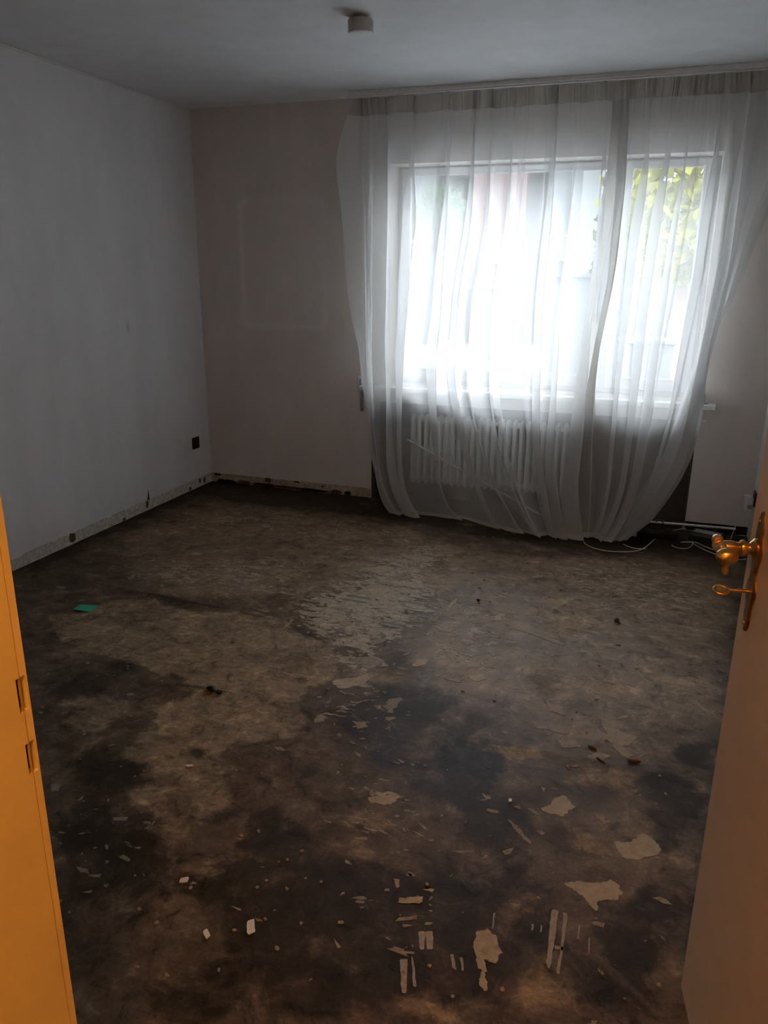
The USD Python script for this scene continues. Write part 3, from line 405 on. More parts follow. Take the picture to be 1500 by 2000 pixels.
    L = [('a.color', 'sa.color'), ('b.color', 'sb.color'), ('g.position', 'mp.vector'), ('g.position', 'mp3.vector'),
         ('mp.vector', 'n1.vector'), ('g.position', 'n2.vector'), ('mp3.vector', 'n3.vector'), ('g.position', 'n4.vector'), ('g.position', 'n5.vector'), ('mp3.vector', 'n6.vector'),
         ('n1.fac', 'm1.value1'), ('m1.value', 'm1b.value1'), ('sa.r', 'm1b.value2'), ('m1b.value', 'm1c.value'),
         ('n2.fac', 'm2.value1'), ('m2.value', 'm2b.value1'), ('sa.g', 'm2b.value2'), ('m2b.value', 'm2c.value'),
         ('n3.fac', 'm3.value1'), ('m3.value', 'm3b.value1'), ('sb.r', 'm3b.value2'), ('m3b.value', 'm3c.value'),
         ('n5.fac', 'm4.value1'), ('m4.value', 'm4b.value1'), ('sa.b', 'm4b.value2'), ('m4b.value', 'm4c.value'),
         ('n1.fac', 'base.fac'), ('m4c.result', 'greyf.value1'), ('greyf.value', 'grey.fac'), ('base.color', 'grey.color1'),
         ('n6.fac', 'tanc.fac'), ('m1c.result', 'tanf.value1'), ('tanf.value', 'tan.fac'), ('grey.color', 'tan.color1'), ('tanc.color', 'tan.color2'),
         ('m2c.result', 'darkf.value1'), ('darkf.value', 'drk.fac'), ('tan.color', 'drk.color1'), ('sb.g', 'darkc.fac'), ('darkc.color', 'drk.color2'),
         ('m3c.result', 'flf.value1'), ('flf.value', 'fl.fac'), ('g.position', 'n7.vector'), ('mp.vector', 'n8.vector'), ('n7.fac', 'motc.fac'), ('n8.fac', 'motc2.fac'), ('drk.color', 'mot.color1'), ('motc.color', 'mot.color2'), ('mot.color', 'mot2.color1'), ('motc2.color', 'mot2.color2'), ('mot2.color', 'fl.color1'), ('n6.fac', 'flc.fac'), ('flc.color', 'fl.color2'),
         ('fl.color', 'fin.color1'), ('n4.fac', 'finc.fac'), ('finc.color', 'fin.color2'), ('fin.color', 'p.base_color'),
         ('m1c.result', 'ro.fac'), ('ro.color', 'ro2.color1'), ('m2c.result', 'ro2.fac'), ('ro2.color', 'rob.color'), ('rob.val', 'p.roughness'),
         ('n4.fac', 'hh.value1'), ('m3c.result', 'hh.value3'), ('n6.fac', 'hh2.value1'), ('hh.value', 'hh2.value3'), ('hh2.value', 'bp.height'), ('bp.normal', 'p.normal')]
    return material('floor_residue', n, L, 'p.BSDF')


M_FLOOR = floor_material()
STEP = 0.0125
gx = np.arange(0, W + STEP / 2, STEP)
gx[-1] = W
gy = np.arange(-D - 0.03, ND + STEP / 2, STEP)
GX, GY = np.meshgrid(gx, gy)
fields = {}
for key, polys in MASKS.items():
    f = np.zeros(GX.shape)
    for s, poly in polys:
        g = sg.Polygon(np.array(poly) / 1000.0).buffer(0)
        f = np.maximum(f, s * shapely.contains_xy(g, GX, GY))
    fields[key] = gaussian_filter(f, {'tan': 2.6, 'dark': 4.0, 'soft': 7.0, 'flake': 8.0, 'blue_sheen': 5.0}[key])
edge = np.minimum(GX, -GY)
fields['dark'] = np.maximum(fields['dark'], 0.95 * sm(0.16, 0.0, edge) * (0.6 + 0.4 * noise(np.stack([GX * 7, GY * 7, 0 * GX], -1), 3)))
warp = fbm(np.stack([GX * 9, GY * 9, 0 * GX], -1), 4, 5) - 0.5
GZ = 0.0010 * warp - 0.0006
# the raised joints of the hardboard under the residue
for (ax, ay), (bx, by), amp in (((0.45, -1.93), (1.65, -2.02), 0.006), ((1.35, -2.65), (2.05, -2.63), 0.004), ((2.40, -2.62), (3.3, -2.61), 0.003)):
    v = np.array([bx - ax, by - ay])
    L2 = np.linalg.norm(v)
    s = ((GX - ax) * v[0] + (GY - ay) * v[1]) / L2
    d = np.abs((GX - ax) * v[1] - (GY - ay) * v[0]) / L2
    ridge = np.exp(-(d / 0.02) ** 2) * sm(0, 0.15, s) * sm(L2, L2 - 0.15, s)
    GZ += amp * ridge * (0.4 + noise(np.stack([GX * 12, GY * 12, 0 * GX], -1), 8))
    fields['dark'] = np.maximum(fields['dark'], 0.75 * np.exp(-(d / 0.018) ** 2) * sm(0, 0.1, s) * sm(L2, L2 - 0.1, s))
keep = ((GY[:-1, :-1] < -1e-6) & (GY[1:, 1:] < 0.006)) | ((GX[:-1, :-1] > NX0 - 0.004) & (GX[1:, 1:] < NX1 + 0.004))
idx = np.arange(GX.size).reshape(GX.shape)
q = np.stack([idx[:-1, :-1], idx[:-1, 1:], idx[1:, 1:], idx[1:, :-1]], -1)[keep]
fv = np.stack([GX, GY, GZ], -1).reshape(-1, 3)
live, q = np.unique(q.reshape(-1, 4), return_inverse=True)
q = q.reshape(-1, 4)
fv = fv[live]
floor = tag(put('floor', (fv, q), M_FLOOR, None, True), kind='structure')
primvar(floor, 'residue', np.stack([fields['tan'], fields['dark'], fields['soft']], -1).reshape(-1, 3)[live])
primvar(floor, 'wear_sheen', np.stack([fields['flake'], fields['blue_sheen'], 0 * GX], -1).reshape(-1, 3)[live])

rng = np.random.default_rng(11)


def ragged(poly, seed, amount, step=0.0045):
    """The outline with rounded corners and torn, uneven edges."""
    g = sg.Polygon(poly)
    if not g.is_valid:
        g = g.buffer(0)
        g = max(getattr(g, 'geoms', [g]), key=lambda a: a.area)
    s = math.sqrt(g.area)
    h = g.buffer(-0.06 * s).buffer(0.11 * s).buffer(-0.05 * s)
    if not h.is_empty and h.area > 0.55 * g.area:
        g = max(getattr(h, 'geoms', [h]), key=lambda a: a.area)
    n = max(14, min(84, int(g.length / step)))
    P = np.array([g.exterior.interpolate(t, normalized=True).coords[0] for t in np.linspace(0, 1, n, endpoint=False)])
    for f, a in ((28, 1.6), (85, 1.1), (190, 0.6)):
        k = np.stack([P[:, 0] * f, P[:, 1] * f, np.full(n, seed * 1.7)], -1)
        P = P + amount * a * np.stack([fbm(k, 2, seed) - 0.5, fbm(k + 9.3, 2, seed + 5) - 0.5], -1) * 2
    g = sg.Polygon(P).buffer(0)
    return max(getattr(g, 'geoms', [g]), key=lambda a: a.area)


def slab(g, z0, z1):
    m = trimesh.creation.extrude_polygon(g, z1 - z0, engine='earcut')
    m.apply_translation([0, 0, z0])
    return m


flake_mats = [M_FLAKE_A, M_FLAKE_B, M_FLAKE_C]
for k, poly in enumerate(FLAKES):
    P = np.array(poly) / 1000.0
    size = math.sqrt(abs(sg.Polygon(P).buffer(0).area))
    g = ragged(P, k, min(0.007, 0.13 * size))
    if g.is_empty or g.area < 2e-5:
        continue
    mat = M_FLAKE_A if k < 8 or 8 <= k < 24 and k % 2 == 0 else flake_mats[1 + (k % 2)]
    put('glue_flake', slab(g, -0.002, 0.0005), mat, floor, False)
for k, poly in enumerate(STAVES):
    g = ragged(np.array(poly) / 1000.0, 200 + k, 0.0012)
    put('parquet_stave', slab(g, -0.002, 0.0005), M_STAVE, floor, False)
# worn mosaic parquet showing through where the residue is thin
zone = sg.Polygon(np.array(STAVE_ZONE) / 1000.0).buffer(0)
zx0, zy0, zx1, zy1 = zone.bounds
count = 0
for i in range(int((zx1 - zx0) / 0.125) + 1):
    for j in range(int((zy1 - zy0) / 0.125) + 1):
        ox, oy = zx0 + i * 0.125, zy0 + j * 0.125
        for s in range(5):
            if (i + j) % 2:
                x0, x1, y0, y1 = ox, ox + 0.122, oy + s * 0.025, oy + s * 0.025 + 0.023
            else:
                x0, x1, y0, y1 = ox + s * 0.025, ox + s * 0.025 + 0.023, oy, oy + 0.122
            if rng.random() > 0.26 or not zone.contains(sg.Point((x0 + x1) / 2, (y0 + y1) / 2)):
                continue
            b = box(x0, x1, y0, y1, -0.004, rng.uniform(-0.0016, -0.0001), 0.0012)
            c = b.vertices.mean(0)
            b.apply_transform(trimesh.transformations.rotation_matrix(rng.normal(0, 0.004), [1, 0, 0], c))
            b.apply_transform(trimesh.transformations.rotation_matrix(rng.normal(0, 0.004), [0, 1, 0], c))
            put('parquet_stave', b, M_STAVE_WORN, floor, 30)
            count += 1
# small flecks of glue and torn underlay, too many to count
for mat, seed_, nm in ((M_FLAKE_B, 21, 'light tan flecks of glue'), (M_FLAKE_C, 22, 'brown grey flecks of underlay')):
    R = np.random.default_rng(seed_)
    flecks = []
    zones = [sg.Polygon(np.array(pl) / 1000.0).buffer(0.02) for s, pl in MASKS['flake']]
    zw = np.array([z.area for z in zones]) * np.array([1.6, 1.6, 1.2, 1.1, 0.9, 1.2, 1.2, 1.2, 0.8, 0.8])
    while len(flecks) < 430:
        if R.random() < 0.72:
            z = zones[R.choice(len(zones), p=zw / zw.sum())]
            bx0, by0, bx1, by1 = z.bounds
            x, y = R.uniform(bx0, bx1), R.uniform(by0, by1)
            if not z.contains(sg.Point(x, y)):
                continue
        else:
            x, y = R.uniform(0.2, 3.4), R.uniform(-3.8, -0.35)
        s = 0.004 * math.exp(min(R.normal(0.35, 0.5), 1.1))
        a_ = np.sort(R.uniform(0, 2 * np.pi, 7))
        rr = s * R.uniform(0.5, 1.2, 7)
        el = R.uniform(1.0, 3.2)
        P = np.stack([rr * np.cos(a_) * el, rr * np.sin(a_)], 1)
        th = R.normal(0.1, 0.5) if R.random() < 0.7 else R.uniform(0, 3.1)
        P = P @ np.array([[math.cos(th), math.sin(th)], [-math.sin(th), math.cos(th)]]) + [x, y]
        g = sg.Polygon(P).buffer(0)
        g = max(getattr(g, 'geoms', [g]), key=lambda q: q.area)
        if g.area > 4e-6:
            flecks.append(slab(g, -0.002, 0.0004))
    tag(put('glue_flecks', flecks, mat, floor, False, label=nm), kind='stuff')
# small crumbs of glue and dust, too many to count
crumbs = []
for k in range(420):
    x, y = rng.uniform(0.15, 3.2), rng.uniform(-3.75, -0.5)
    s = rng.uniform(0.002, 0.0065)
    t = trimesh.creation.icosphere(0, 1.0)
    t.apply_scale([s * rng.uniform(0.6, 1.8), s, s * 0.5])
    t.apply_transform(trimesh.transformations.rotation_matrix(rng.uniform(0, 6.3), [0, 0, 1]))
    t.apply_translation([x, y, 0.001 + 0.2 * s])
    crumbs.append(t)
tag(put('floor_crumbs', crumbs, M_FLAKE_B, floor, False, label='scattered tan crumbs of old glue'), kind='stuff')

# ------------------------------------------------------------------ walls and ceiling
shell('floor_slab', mbox(0, W, -D, 0.0, -0.12, -0.012), M_HALL_FLOOR)
WX0, WX1, WZ0, WZ1, WALL = 1.385, 3.265, 0.785, 2.125, 0.36     # window opening


def refined(m, length):
    return m.refine_to_length(length)


# left wall: slab with its face at x = 0
wl = refined(mbox(-0.2, 0, -D, 0.0, -0.12, H), 0.018).to_mesh()
v = np.array(wl.vert_properties[:, :3], float)
wall_left = tag(put('wall_left', (v, np.array(wl.tri_verts)), M_WALL_L, None, False), kind='structure')
Y, Z = v[:, 1], v[:, 2]
st = 0.5 * np.exp(-((Y + 0.83) / 0.014) ** 2 - ((Z - 1.17) / 0.035) ** 2)               # a short scuff
st += 0.20 * sm(0.45, 0.0, -Y) * sm(1.0, 2.5, Z) + 0.22 * sm(0.22, 0.05, Z) * fbm(np.stack([Y * 5, Z * 9, 0 * Y], -1), 3, 3)  # darker towards the back corner up high, blotchy darkening near the floor
st += 0.10 * np.exp(-((Y + 0.72) / 0.1) ** 2) * sm(2.4, 1.4, Z)
primvar(wall_left, 'stain_tone', np.clip(st, 0, 0.8))

# back wall with the window opening and the niche
wb = mbox(-0.2, W + 0.2, 0, WALL, -0.12, H) - mbox(WX0, WX1, -0.1, WALL + 0.1, WZ0, WZ1) - mbox(NX0, NX1, -0.1, ND, -0.005, NZ)
wb = refined(wb, 0.018).to_mesh()
v = np.array(wb.vert_properties[:, :3], float)
wall_back = tag(put('wall_back', (v, np.array(wb.tri_verts)), M_WALL_B, None, False), kind='structure')
X, Z = v[:, 0], v[:, 2]
on = np.abs(v[:, 1]) < 0.01
# pale outline left by something that hung on the wall
dx, dz = np.abs(X - 0.635) - 0.26, np.abs(Z - 1.54) - 0.36
sd = np.hypot(np.maximum(dx, 0), np.maximum(dz, 0)) + np.minimum(np.maximum(dx, dz), 0) - 0.04
ghost = 0.55 * np.exp(-(sd / 0.020) ** 2) * (0.35 + 0.65 * ((X < 0.4) | (Z < 1.25))) + 0.10 * (sd < 0)
primvar(wall_back, 'stain_tone', np.where(on, ghost, 0))
put('wallpaper_edge', box(0.0, 0.006, -0.006, 0.0, 0.07, H - 0.002), M_PAPER_EDGE, wall_left, False)
put('wallpaper_edge', box(0.0, 0.004, -D, -0.006, H - 0.011, H - 0.002), M_PAPER_EDGE, wall_left, False)
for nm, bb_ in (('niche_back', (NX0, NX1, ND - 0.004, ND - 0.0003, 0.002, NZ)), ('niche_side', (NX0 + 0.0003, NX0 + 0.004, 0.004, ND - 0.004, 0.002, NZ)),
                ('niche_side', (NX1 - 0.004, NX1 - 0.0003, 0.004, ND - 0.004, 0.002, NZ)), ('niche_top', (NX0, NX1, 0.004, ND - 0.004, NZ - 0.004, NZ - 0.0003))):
    put(nm, box(*bb_), M_NICHE_SHADE, wall_back, False)  # dark brown panels added to deepen the shade inside the niche
put('niche_lintel', box(NX0 - 0.02, NX1 + 0.045, -0.010, -0.0005, NZ, NZ + 0.009, 0.002), M_PAPER_EDGE, wall_back)

shell('wall_right', mbox(W, W + 0.2, -D, 0.0, -0.12, H), M_WALL_R)
DX0, DX1, DZ, DWALL = 2.405, 3.385, 2.03, 0.16       # the doorway
shell('wall_front', mbox(-0.2, W + 0.2, -D - DWALL, -D, -0.12, H) - mbox(DX0, DX1, -D - 1, -D + 1, -0.005, DZ), M_WALL_R)
shell('ceiling', mbox(-0.2, W + 0.2, -D - DWALL, WALL, H, H + 0.15), M_CEIL)
# hall behind the camera
HX0, HX1, HY0, HY1 = 1.35, 4.10, -6.10, -D - DWALL
shell('wall_hall_left', mbox(HX0 - 0.1, HX0, HY0, HY1, 0, H), M_HALL)
shell('wall_hall_right', mbox(HX1, HX1 + 0.1, HY0, HY1, 0, H), M_HALL)
shell('wall_hall_back', mbox(HX0 - 0.1, HX1 + 0.1, HY0 - 0.1, HY0, 0, H), M_HALL)
shell('ceiling_hall', mbox(HX0 - 0.1, HX1 + 0.1, HY0 - 0.1, HY1, H, H + 0.15), M_HALL)
shell('floor_hall', mbox(HX0, HX1, HY0, -D - 0.045, -0.05, -0.002), M_HALL_FLOOR)
put('wall_hall_stub', mbox(W + 0.2, HX1 + 0.1, HY1, HY1 + 0.1, 0, H), M_HALL).SetCustomDataByKey('kind', 'structure')


# bare plaster strips where the skirting boards were torn off
def strip(along, length, seed, mat, name, zt=0.066):
    n = max(8, int(length / 0.012))
    s = np.linspace(0, length, n)
    k = np.stack([s * 14, 0 * s, 0 * s + seed], -1)
    top = zt + 0.006 * (fbm(k, 4, seed) - 0.5) - 0.010 * (noise(k * 1.7, seed + 2) > 0.86)
    bot = 0.001 + 0.016 * np.clip(fbm(k * 1.3 + 4, 4, seed + 7) - 0.45, 0, 1) * 2
    g = sg.Polygon(np.r_[np.stack([s, bot], 1), np.stack([s, top], 1)[::-1]]).buffer(0)
    g = max(getattr(g, 'geoms', [g]), key=lambda a: a.area)
    m = trimesh.creation.extrude_polygon(g, 0.005, engine='earcut')      # x along, y height, z depth
    V = np.array(m.vertices)
    m.vertices = along(V[:, 0], V[:, 1], V[:, 2])
    m.fix_normals()
    return tag(put(name, m, mat, None, False), kind='structure')


bl = strip(lambda s, h, d: np.stack([d, -s, h], 1), D, 3, M_PLASTER, 'baseboard_left')
bb = strip(lambda s, h, d: np.stack([0.006 + s, -d, h], 1), NX0 - 0.008, 5, M_PLASTER_B, 'baseboard_back')
bb2 = strip(lambda s, h, d: np.stack([NX1 + 0.002 + s, -d, h], 1), W - NX1 - 0.004, 8, M_GRIME, 'baseboard_back', 0.058)
br = strip(lambda s, h, d: np.stack([W - d, -0.006 - s, h], 1), D - 0.9, 9, M_PLASTER_B, 'baseboard_right')


def blot(cx, cz, rx, rz, seed, face, parent, mat, name, t=0.0012):
    a = np.linspace(0, 2 * np.pi, 22, endpoint=False)
    r = 0.72 + 0.75 * (fbm(np.stack([np.cos(a) * 1.9, np.sin(a) * 1.9, 0 * a + seed], -1), 3, seed) - 0.25)
    g = sg.Polygon(np.stack([cx + rx * r * np.cos(a), np.maximum(cz + rz * r * np.sin(a), 0.002)], 1)).buffer(0)
    g = max(getattr(g, 'geoms', [g]), key=lambda q: q.area)
    m = trimesh.creation.extrude_polygon(g, t, engine='earcut')
    V = np.array(m.vertices)
    m.vertices = face(V[:, 0], V[:, 1], V[:, 2])
    m.fix_normals()
    put(name, m, mat, parent, False)


onleft = lambda s, h, d: np.stack([0.0048 + d, -s, h], 1)
onback = lambda s, h, d: np.stack([s, -0.0048 - d, h], 1)
for k, (s, h, rx, rz) in enumerate(((1.50, 0.040, 0.030, 0.030), (0.80, 0.042, 0.016, 0.026), (0.17, 0.045, 0.010, 0.020), (0.11, 0.035, 0.012, 0.024), (1.04, 0.012, 0.018, 0.010), (2.1, 0.02, 0.03, 0.012), (0.30, 0.018, 0.014, 0.016))):
    blot(s, h, rx, rz, 20 + k, onleft, bl, M_HOLE, 'plaster_hole')
for k, (s, h, rx, rz) in enumerate(((0.055, 0.058, 0.035, 0.010), (0.47, 0.050, 0.026, 0.020), (0.12, 0.012, 0.10, 0.016), (0.27, 0.014, 0.07, 0.016), (0.44, 0.014, 0.10, 0.014), (0.62, 0.012, 0.11, 0.012), (0.83, 0.010, 0.12, 0.012), (0.90, 0.046, 0.008, 0.006), (1.0, 0.014, 0.05, 0.018), (1.09, 0.014, 0.03, 0.02), (0.70, 0.060, 0.03, 0.005))):
    blot(s, h, rx, rz, 40 + k, onback, bb, M_HOLE if k in (1, 3, 5, 8) else M_GRIME, 'plaster_hole')
# torn sliver in the wallpaper just above the strip on the left wall
g = sg.Polygon([(0.765, 0.064), (0.768, 0.10), (0.773, 0.135), (0.777, 0.10), (0.786, 0.072), (0.795, 0.064)])
m = trimesh.creation.extrude_polygon(g, 0.0012, engine='earcut')
V = np.array(m.vertices)
m.vertices = np.stack([V[:, 2] + 0.0002, -V[:, 0], V[:, 1]], 1)
m.fix_normals()
put('wallpaper_tear', m, M_GRIME, wall_left, False)

# ------------------------------------------------------------------ window
win = thing('window_1', (2.325, 0.17, WZ0), None, None)
tag(win, kind='structure')


def ring(x0, x1, z0, z1, y0, y1, wl, wr, wb_, wt, r=0.006):
    return [box(x0, x0 + wl, y0, y1, z0, z1, r), box(x1 - wr, x1, y0, y1, z0, z1, r), box(x0 + wl - 0.001, x1 - wr + 0.001, y0, y1, z0, z0 + wb_, r), box(x0 + wl - 0.001, x1 - wr + 0.001, y0, y1, z1 - wt, z1, r)]


put('frame', ring(WX0, WX1, WZ0, WZ1, 0.17, 0.24, 0.045, 0.045, 0.05, 0.03) + [box(2.69, 2.77, 0.17, 0.24, WZ0 + 0.04, WZ1 - 0.02, 0.005)], M_PVC, win)
for sx0, sx1 in ((WX0 + 0.025, 2.715), (2.745, WX1 - 0.025)):
    s = put('sash', ring(sx0, sx1, WZ0 + 0.03, WZ1 - 0.012, 0.145, 0.215, 0.05, 0.05, 0.065, 0.035), M_PVC, win)
    put('glass_pane', box(sx0 + 0.045, sx1 - 0.045, 0.178, 0.182, WZ0 + 0.09, WZ1 - 0.042), M_GLASS, s, False)
    put('glazing_bead', ring(sx0 + 0.048, sx1 - 0.048, WZ0 + 0.093, WZ1 - 0.045, 0.139, 0.15, 0.012, 0.012, 0.012, 0.012, 0.003), M_PVC, s)
put('window_sill', box(1.208, 3.388, -0.085, 0.165, 0.752, 0.782, 0.004), M_SILL, win)
put('outer_sill', box(WX0 - 0.04, WX1 + 0.04, 0.23, 0.42, 0.745, 0.775, 0.004), M_SILL, win)

# ------------------------------------------------------------------ radiator
rad = thing('radiator', (2.05, 0.085, 0.0), 'white column radiator in the niche under the window, behind the curtain', 'radiator')
RZ0, RZ1, RY0, RY1 = 0.115, 0.595, 0.030, 0.140
a = np.linspace(0, np.pi, 13)
cy, hw = (RY0 + RY1) / 2, (RY1 - RY0) / 2 - 0.013
loop = np.r_[np.stack([cy + hw * np.cos(a), RZ1 - 0.013 - hw + hw * np.sin(a)], 1), np.stack([cy - hw * np.cos(a), RZ0 + 0.013 + hw - hw * np.sin(a)], 1)]
for k in range(23):
    x = 1.545 + 0.0455 * k
    pts = np.stack([np.full(len(loop), x), loop[:, 0], loop[:, 1]], 1)
    sec = [tube(pts, 0.0135, 10, closed=True), tube([[x, cy, RZ0 + 0.05], [x, cy, RZ1 - 0.05]], 0.011, 8)]
    for z in (RZ0 + 0.038, RZ1 - 0.038):
        sec.append(lathe([(0, -0.0228), (0.021, -0.0228), (0.021, 0.0228), (0, 0.0228)], [1, 0, 0], [x, cy, z], 14))
    put('radiator_section', sec, M_HEATER, rad)
for x in (1.70, 2.35):
    for z in (RZ0 + 0.012, RZ1 - 0.075):
        put('wall_bracket', box(x - 0.012, x + 0.012, 0.10, ND - 0.0045, z, z + 0.018, 0.002), M_HEATER, rad)
xv = 1.545 + 0.0455 * 22 + 0.0228
put('supply_pipe', [tube(spline([[xv - 0.005, cy, RZ0 + 0.038], [xv + 0.05, cy, RZ0 + 0.036], [xv + 0.075, cy, RZ0 + 0.0], [xv + 0.078, cy, 0.05], [xv + 0.078, cy, 0.0]], 24), 0.009, 10)], M_HEATER, rad)
put('valve', lathe([(0, 0), (0.012, 0), (0.014, 0.02), (0.022, 0.024), (0.024, 0.06), (0.02, 0.068), (0, 0.07)], [1, 0, 0], [xv - 0.002, cy, RZ1 - 0.038], 20), M_WHITE, rad)

# ------------------------------------------------------------------ curtain rail and curtains
rail = thing('curtain_rail', (2.43, -0.15, H), 'white ceiling curtain rail running above the window to the right wall', 'curtain rail')
RL, RR_ = 1.185, W - 0.004
put('track', [box(RL, RR_, -0.178, -0.122, H - 0.015, H - 0.0005, 0.002), box(RL, RR_, -0.178, -0.172, H - 0.022, H - 0.014, 0.001), box(RL, RR_, -0.128, -0.122, H - 0.022, H - 0.014, 0.001)], M_RAIL, rail)
put('end_cap', box(RL - 0.006, RL + 0.004, -0.180, -0.120, H - 0.024, H - 0.0005, 0.003), M_WHITE, rail)


def curtain(name, guides, label, folds, seed, seam, fullness=1.0):
    r = np.random.default_rng(seed)
    G = np.array(guides, float) / 1000.0                     # (n, 15, 3)
    n = len(G)
    w = np.r_[0, np.cumsum(np.linalg.norm(np.diff(G[:, 0], axis=0), axis=1))]
    width = w[-1]
    NU, NV = int(folds * 56), 170
    # fold widths vary
    wid = np.exp(r.normal(0, 0.45, folds))
    edges = np.r_[0, np.cumsum(wid)] / wid.sum()
    U = np.linspace(0, 1, NU)
    phi = 2 * np.pi * np.interp(U, edges, np.arange(folds + 1))
    fold_w = np.interp(U, (edges[:-1] + edges[1:]) / 2, gaussian_filter(wid / wid.sum(), 0.7)) * width
    fold_a = np.interp(U, (edges[:-1] + edges[1:]) / 2, r.uniform(0.7, 1.25, folds))
    t = np.linspace(0, 1, G.shape[1])
    tv = np.r_[np.linspace(0, 0.06, 24), np.linspace(0.06, 0.94, NV - 54)[1:], np.linspace(0.94, 1, 32)[1:]]
    Gv = CubicSpline(t, G, axis=1)(tv)                        # (n, V, 3)
    P = PchipInterpolator(w / width, Gv, axis=0)(U)          # (U, V, 3)
    V = tv[None, :]
    Tn = np.gradient(P, axis=0)
    Tn[..., 2] = 0
    stretch = np.linalg.norm(Tn, axis=-1) / (width / NU)
    Tn /= np.linalg.norm(Tn, axis=-1, keepdims=True) + 1e-9
    Tn = gaussian_filter(Tn, (NU / n * 0.25, 2, 0))
    Tn /= np.linalg.norm(Tn, axis=-1, keepdims=True)
    Nn = np.stack([Tn[..., 1], -Tn[..., 0], 0 * Tn[..., 0]], -1)
    wander = (fbm(np.stack([U[:, None] * folds * 0.55 + 0 * V, V * 2.2 + 0 * U[:, None], 0 * V + 0 * U[:, None] + seed], -1), 3, seed) - 0.5)
    ph = phi[:, None] + 2.4 * wander * sm(0.03, 0.5, V)
    Wf = fold_w[:, None]
    k = np.sqrt(np.clip((1.7 * fullness) ** 2 - np.minimum(stretch, 1.5) ** 2, 0.1, 4))          # cloth length is kept
    A = np.minimum(0.25 * k * Wf, 0.075) * fold_a[:, None] * (0.30 + 0.70 * sm(0.0, 0.22, V))
    B = 0.60 * Wf * (0.4 + 0.6 * sm(0.02, 0.3, V)) * (0.85 + 0.3 * np.sin(5 * V + 0.8 * phi[:, None]))
    hang = 1 - 0.45 * sm(0.93, 1.0, V)
    out = A * hang * np.sin(ph)
    lean = gaussian_filter(np.interp(U, (edges[:-1] + edges[1:]) / 2, np.where(r.random(folds) < 0.3, -1.0, 1.0) * r.uniform(0.55, 1.15, folds)), 12)[:, None]
    side = lean * B * np.sin(ph)
    # the fine gathers under the tape run out into the big folds
    fine = 0.006 * np.sin(4.3 * phi + 1.7 * np.sin(0.7 * phi))[:, None] * (1 - sm(0.0, 0.22, V)) + 0.0035 * np.sin(11.1 * phi)[:, None] * (1 - sm(0.0, 0.10, V))
    fine = fine + 0.005 * (fbm(np.stack([U[:, None] * folds * 2.2 + 0 * V, V * 9 + 0 * U[:, None], 0 * V + 0 * U[:, None]], -1), 3, seed + 9) - 0.5) * sm(0.1, 0.5, V)
    side = side + 0.007 * np.sin(4.3 * phi + 1.7 * np.sin(0.7 * phi) + 0.4)[:, None] * (1 - sm(0.03, 0.30, V))
    P = P + Nn * (out + fine)[..., None] + Tn * side[..., None]
    # creases where the cloth settles on the floor
    low = sm(0.95, 1.0, V)
    cre = fbm(np.stack([P[..., 0] * 16, P[..., 1] * 16, 0 * P[..., 0] + seed], -1), 3, seed + 2) - 0.45
    P[..., 2] += low * 0.020 * np.clip(cre, -0.3, 1) * sm(1.0, 0.985, V) + low * 0.004
    P[..., 1] -= low * 0.03 * cre
    P[..., 2] = np.maximum(P[..., 2], 0.004)
    P[..., 1] = np.minimum(P[..., 1], -0.092 - 0.0 * V)
    P[..., 0] = np.minimum(P[..., 0], W - 0.012)
    idx = np.arange(NU * NV).reshape(NU, NV) if P.shape[1] == NV else np.arange(P.shape[0] * P.shape[1]).reshape(P.shape[:2])
    c = thing(name, (float(G[:, 0, 0].mean()), -0.15, 0.0), label, 'curtain')
    flat = P.reshape(-1, 3)

    def rows(v0, v1, u0=0, u1=None):
        q = np.stack([idx[u0:u1][:-1, v0:v1 - 1], idx[u0:u1][1:, v0:v1 - 1], idx[u0:u1][1:, v0 + 1:v1], idx[u0:u1][:-1, v0 + 1:v1]], -1).reshape(-1, 4)
        ids, inv = np.unique(q, return_inverse=True)
        return flat[ids], inv.reshape(q.shape)

    ih = int(np.searchsorted(tv, 0.034))
    ib = int(np.searchsorted(tv, 0.9875))
    hu = int(0.030 / width * NU) + 3
    put('voile', rows(ih, ib + 1, hu - 1, NU - hu + 1), M_SHEER, c, True)
    put('side_hem', rows(ih, ib + 1, 0, hu), M_SEAM if seam < 0 else M_HEM, c, True)
    put('side_hem', rows(ih, ib + 1, NU - hu, NU), M_SEAM if seam > 0 else M_HEM, c, True)
    put('gathered_header', rows(0, ih + 1), M_TAPE, c, True)
    put('hem', rows(ib, P.shape[1]), M_HEM, c, True)
    return c


curtain('sheer_curtain', GUIDE_LEFT, 'wide white sheer curtain, left of the pair, hanging over the window and radiator', 11, 4, 1)
curtain('sheer_curtain', GUIDE_RIGHT, 'narrower white sheer curtain, right of the pair, swept left and gathered at the floor', 8, 7, -1)

# ------------------------------------------------------------------ left door jamb and door
trim = tag(put('trim_1', m3.Manifold.cube([0.001, 0.001, 0.001]).translate([DX0 + 0.002, -D - 0.1, 0.5]), M_FRAME), kind='structure') if False else None
JX, JY = 2.475, -4.31                        # edge of the jamb facing the opening
jamb = (mbox(DX0 - 0.045, JX, -D - DWALL - 0.012, JY, 0, DZ + 0.0) + mbox(DX0 - 0.045, JX - 0.064, JY - 0.001, -D + 0.014, 0, DZ))
jamb -= mbox(DX0 - 0.2, DX0, -D - DWALL, -D, -1, 5)
jamb -= mbox(JX - 0.003, JX + 0.1, JY - 0.0098, JY - 0.0080, -1, 5)
for z0, z1 in ((1.064, 1.102), (0.993, 1.029)):
    jamb -= mbox(JX - 0.022, JX + 0.1, JY - 0.0145, JY - 0.0025, z0, z1)
tj = tag(put('trim_1', jamb, M_FRAME, None, 30), kind='structure')
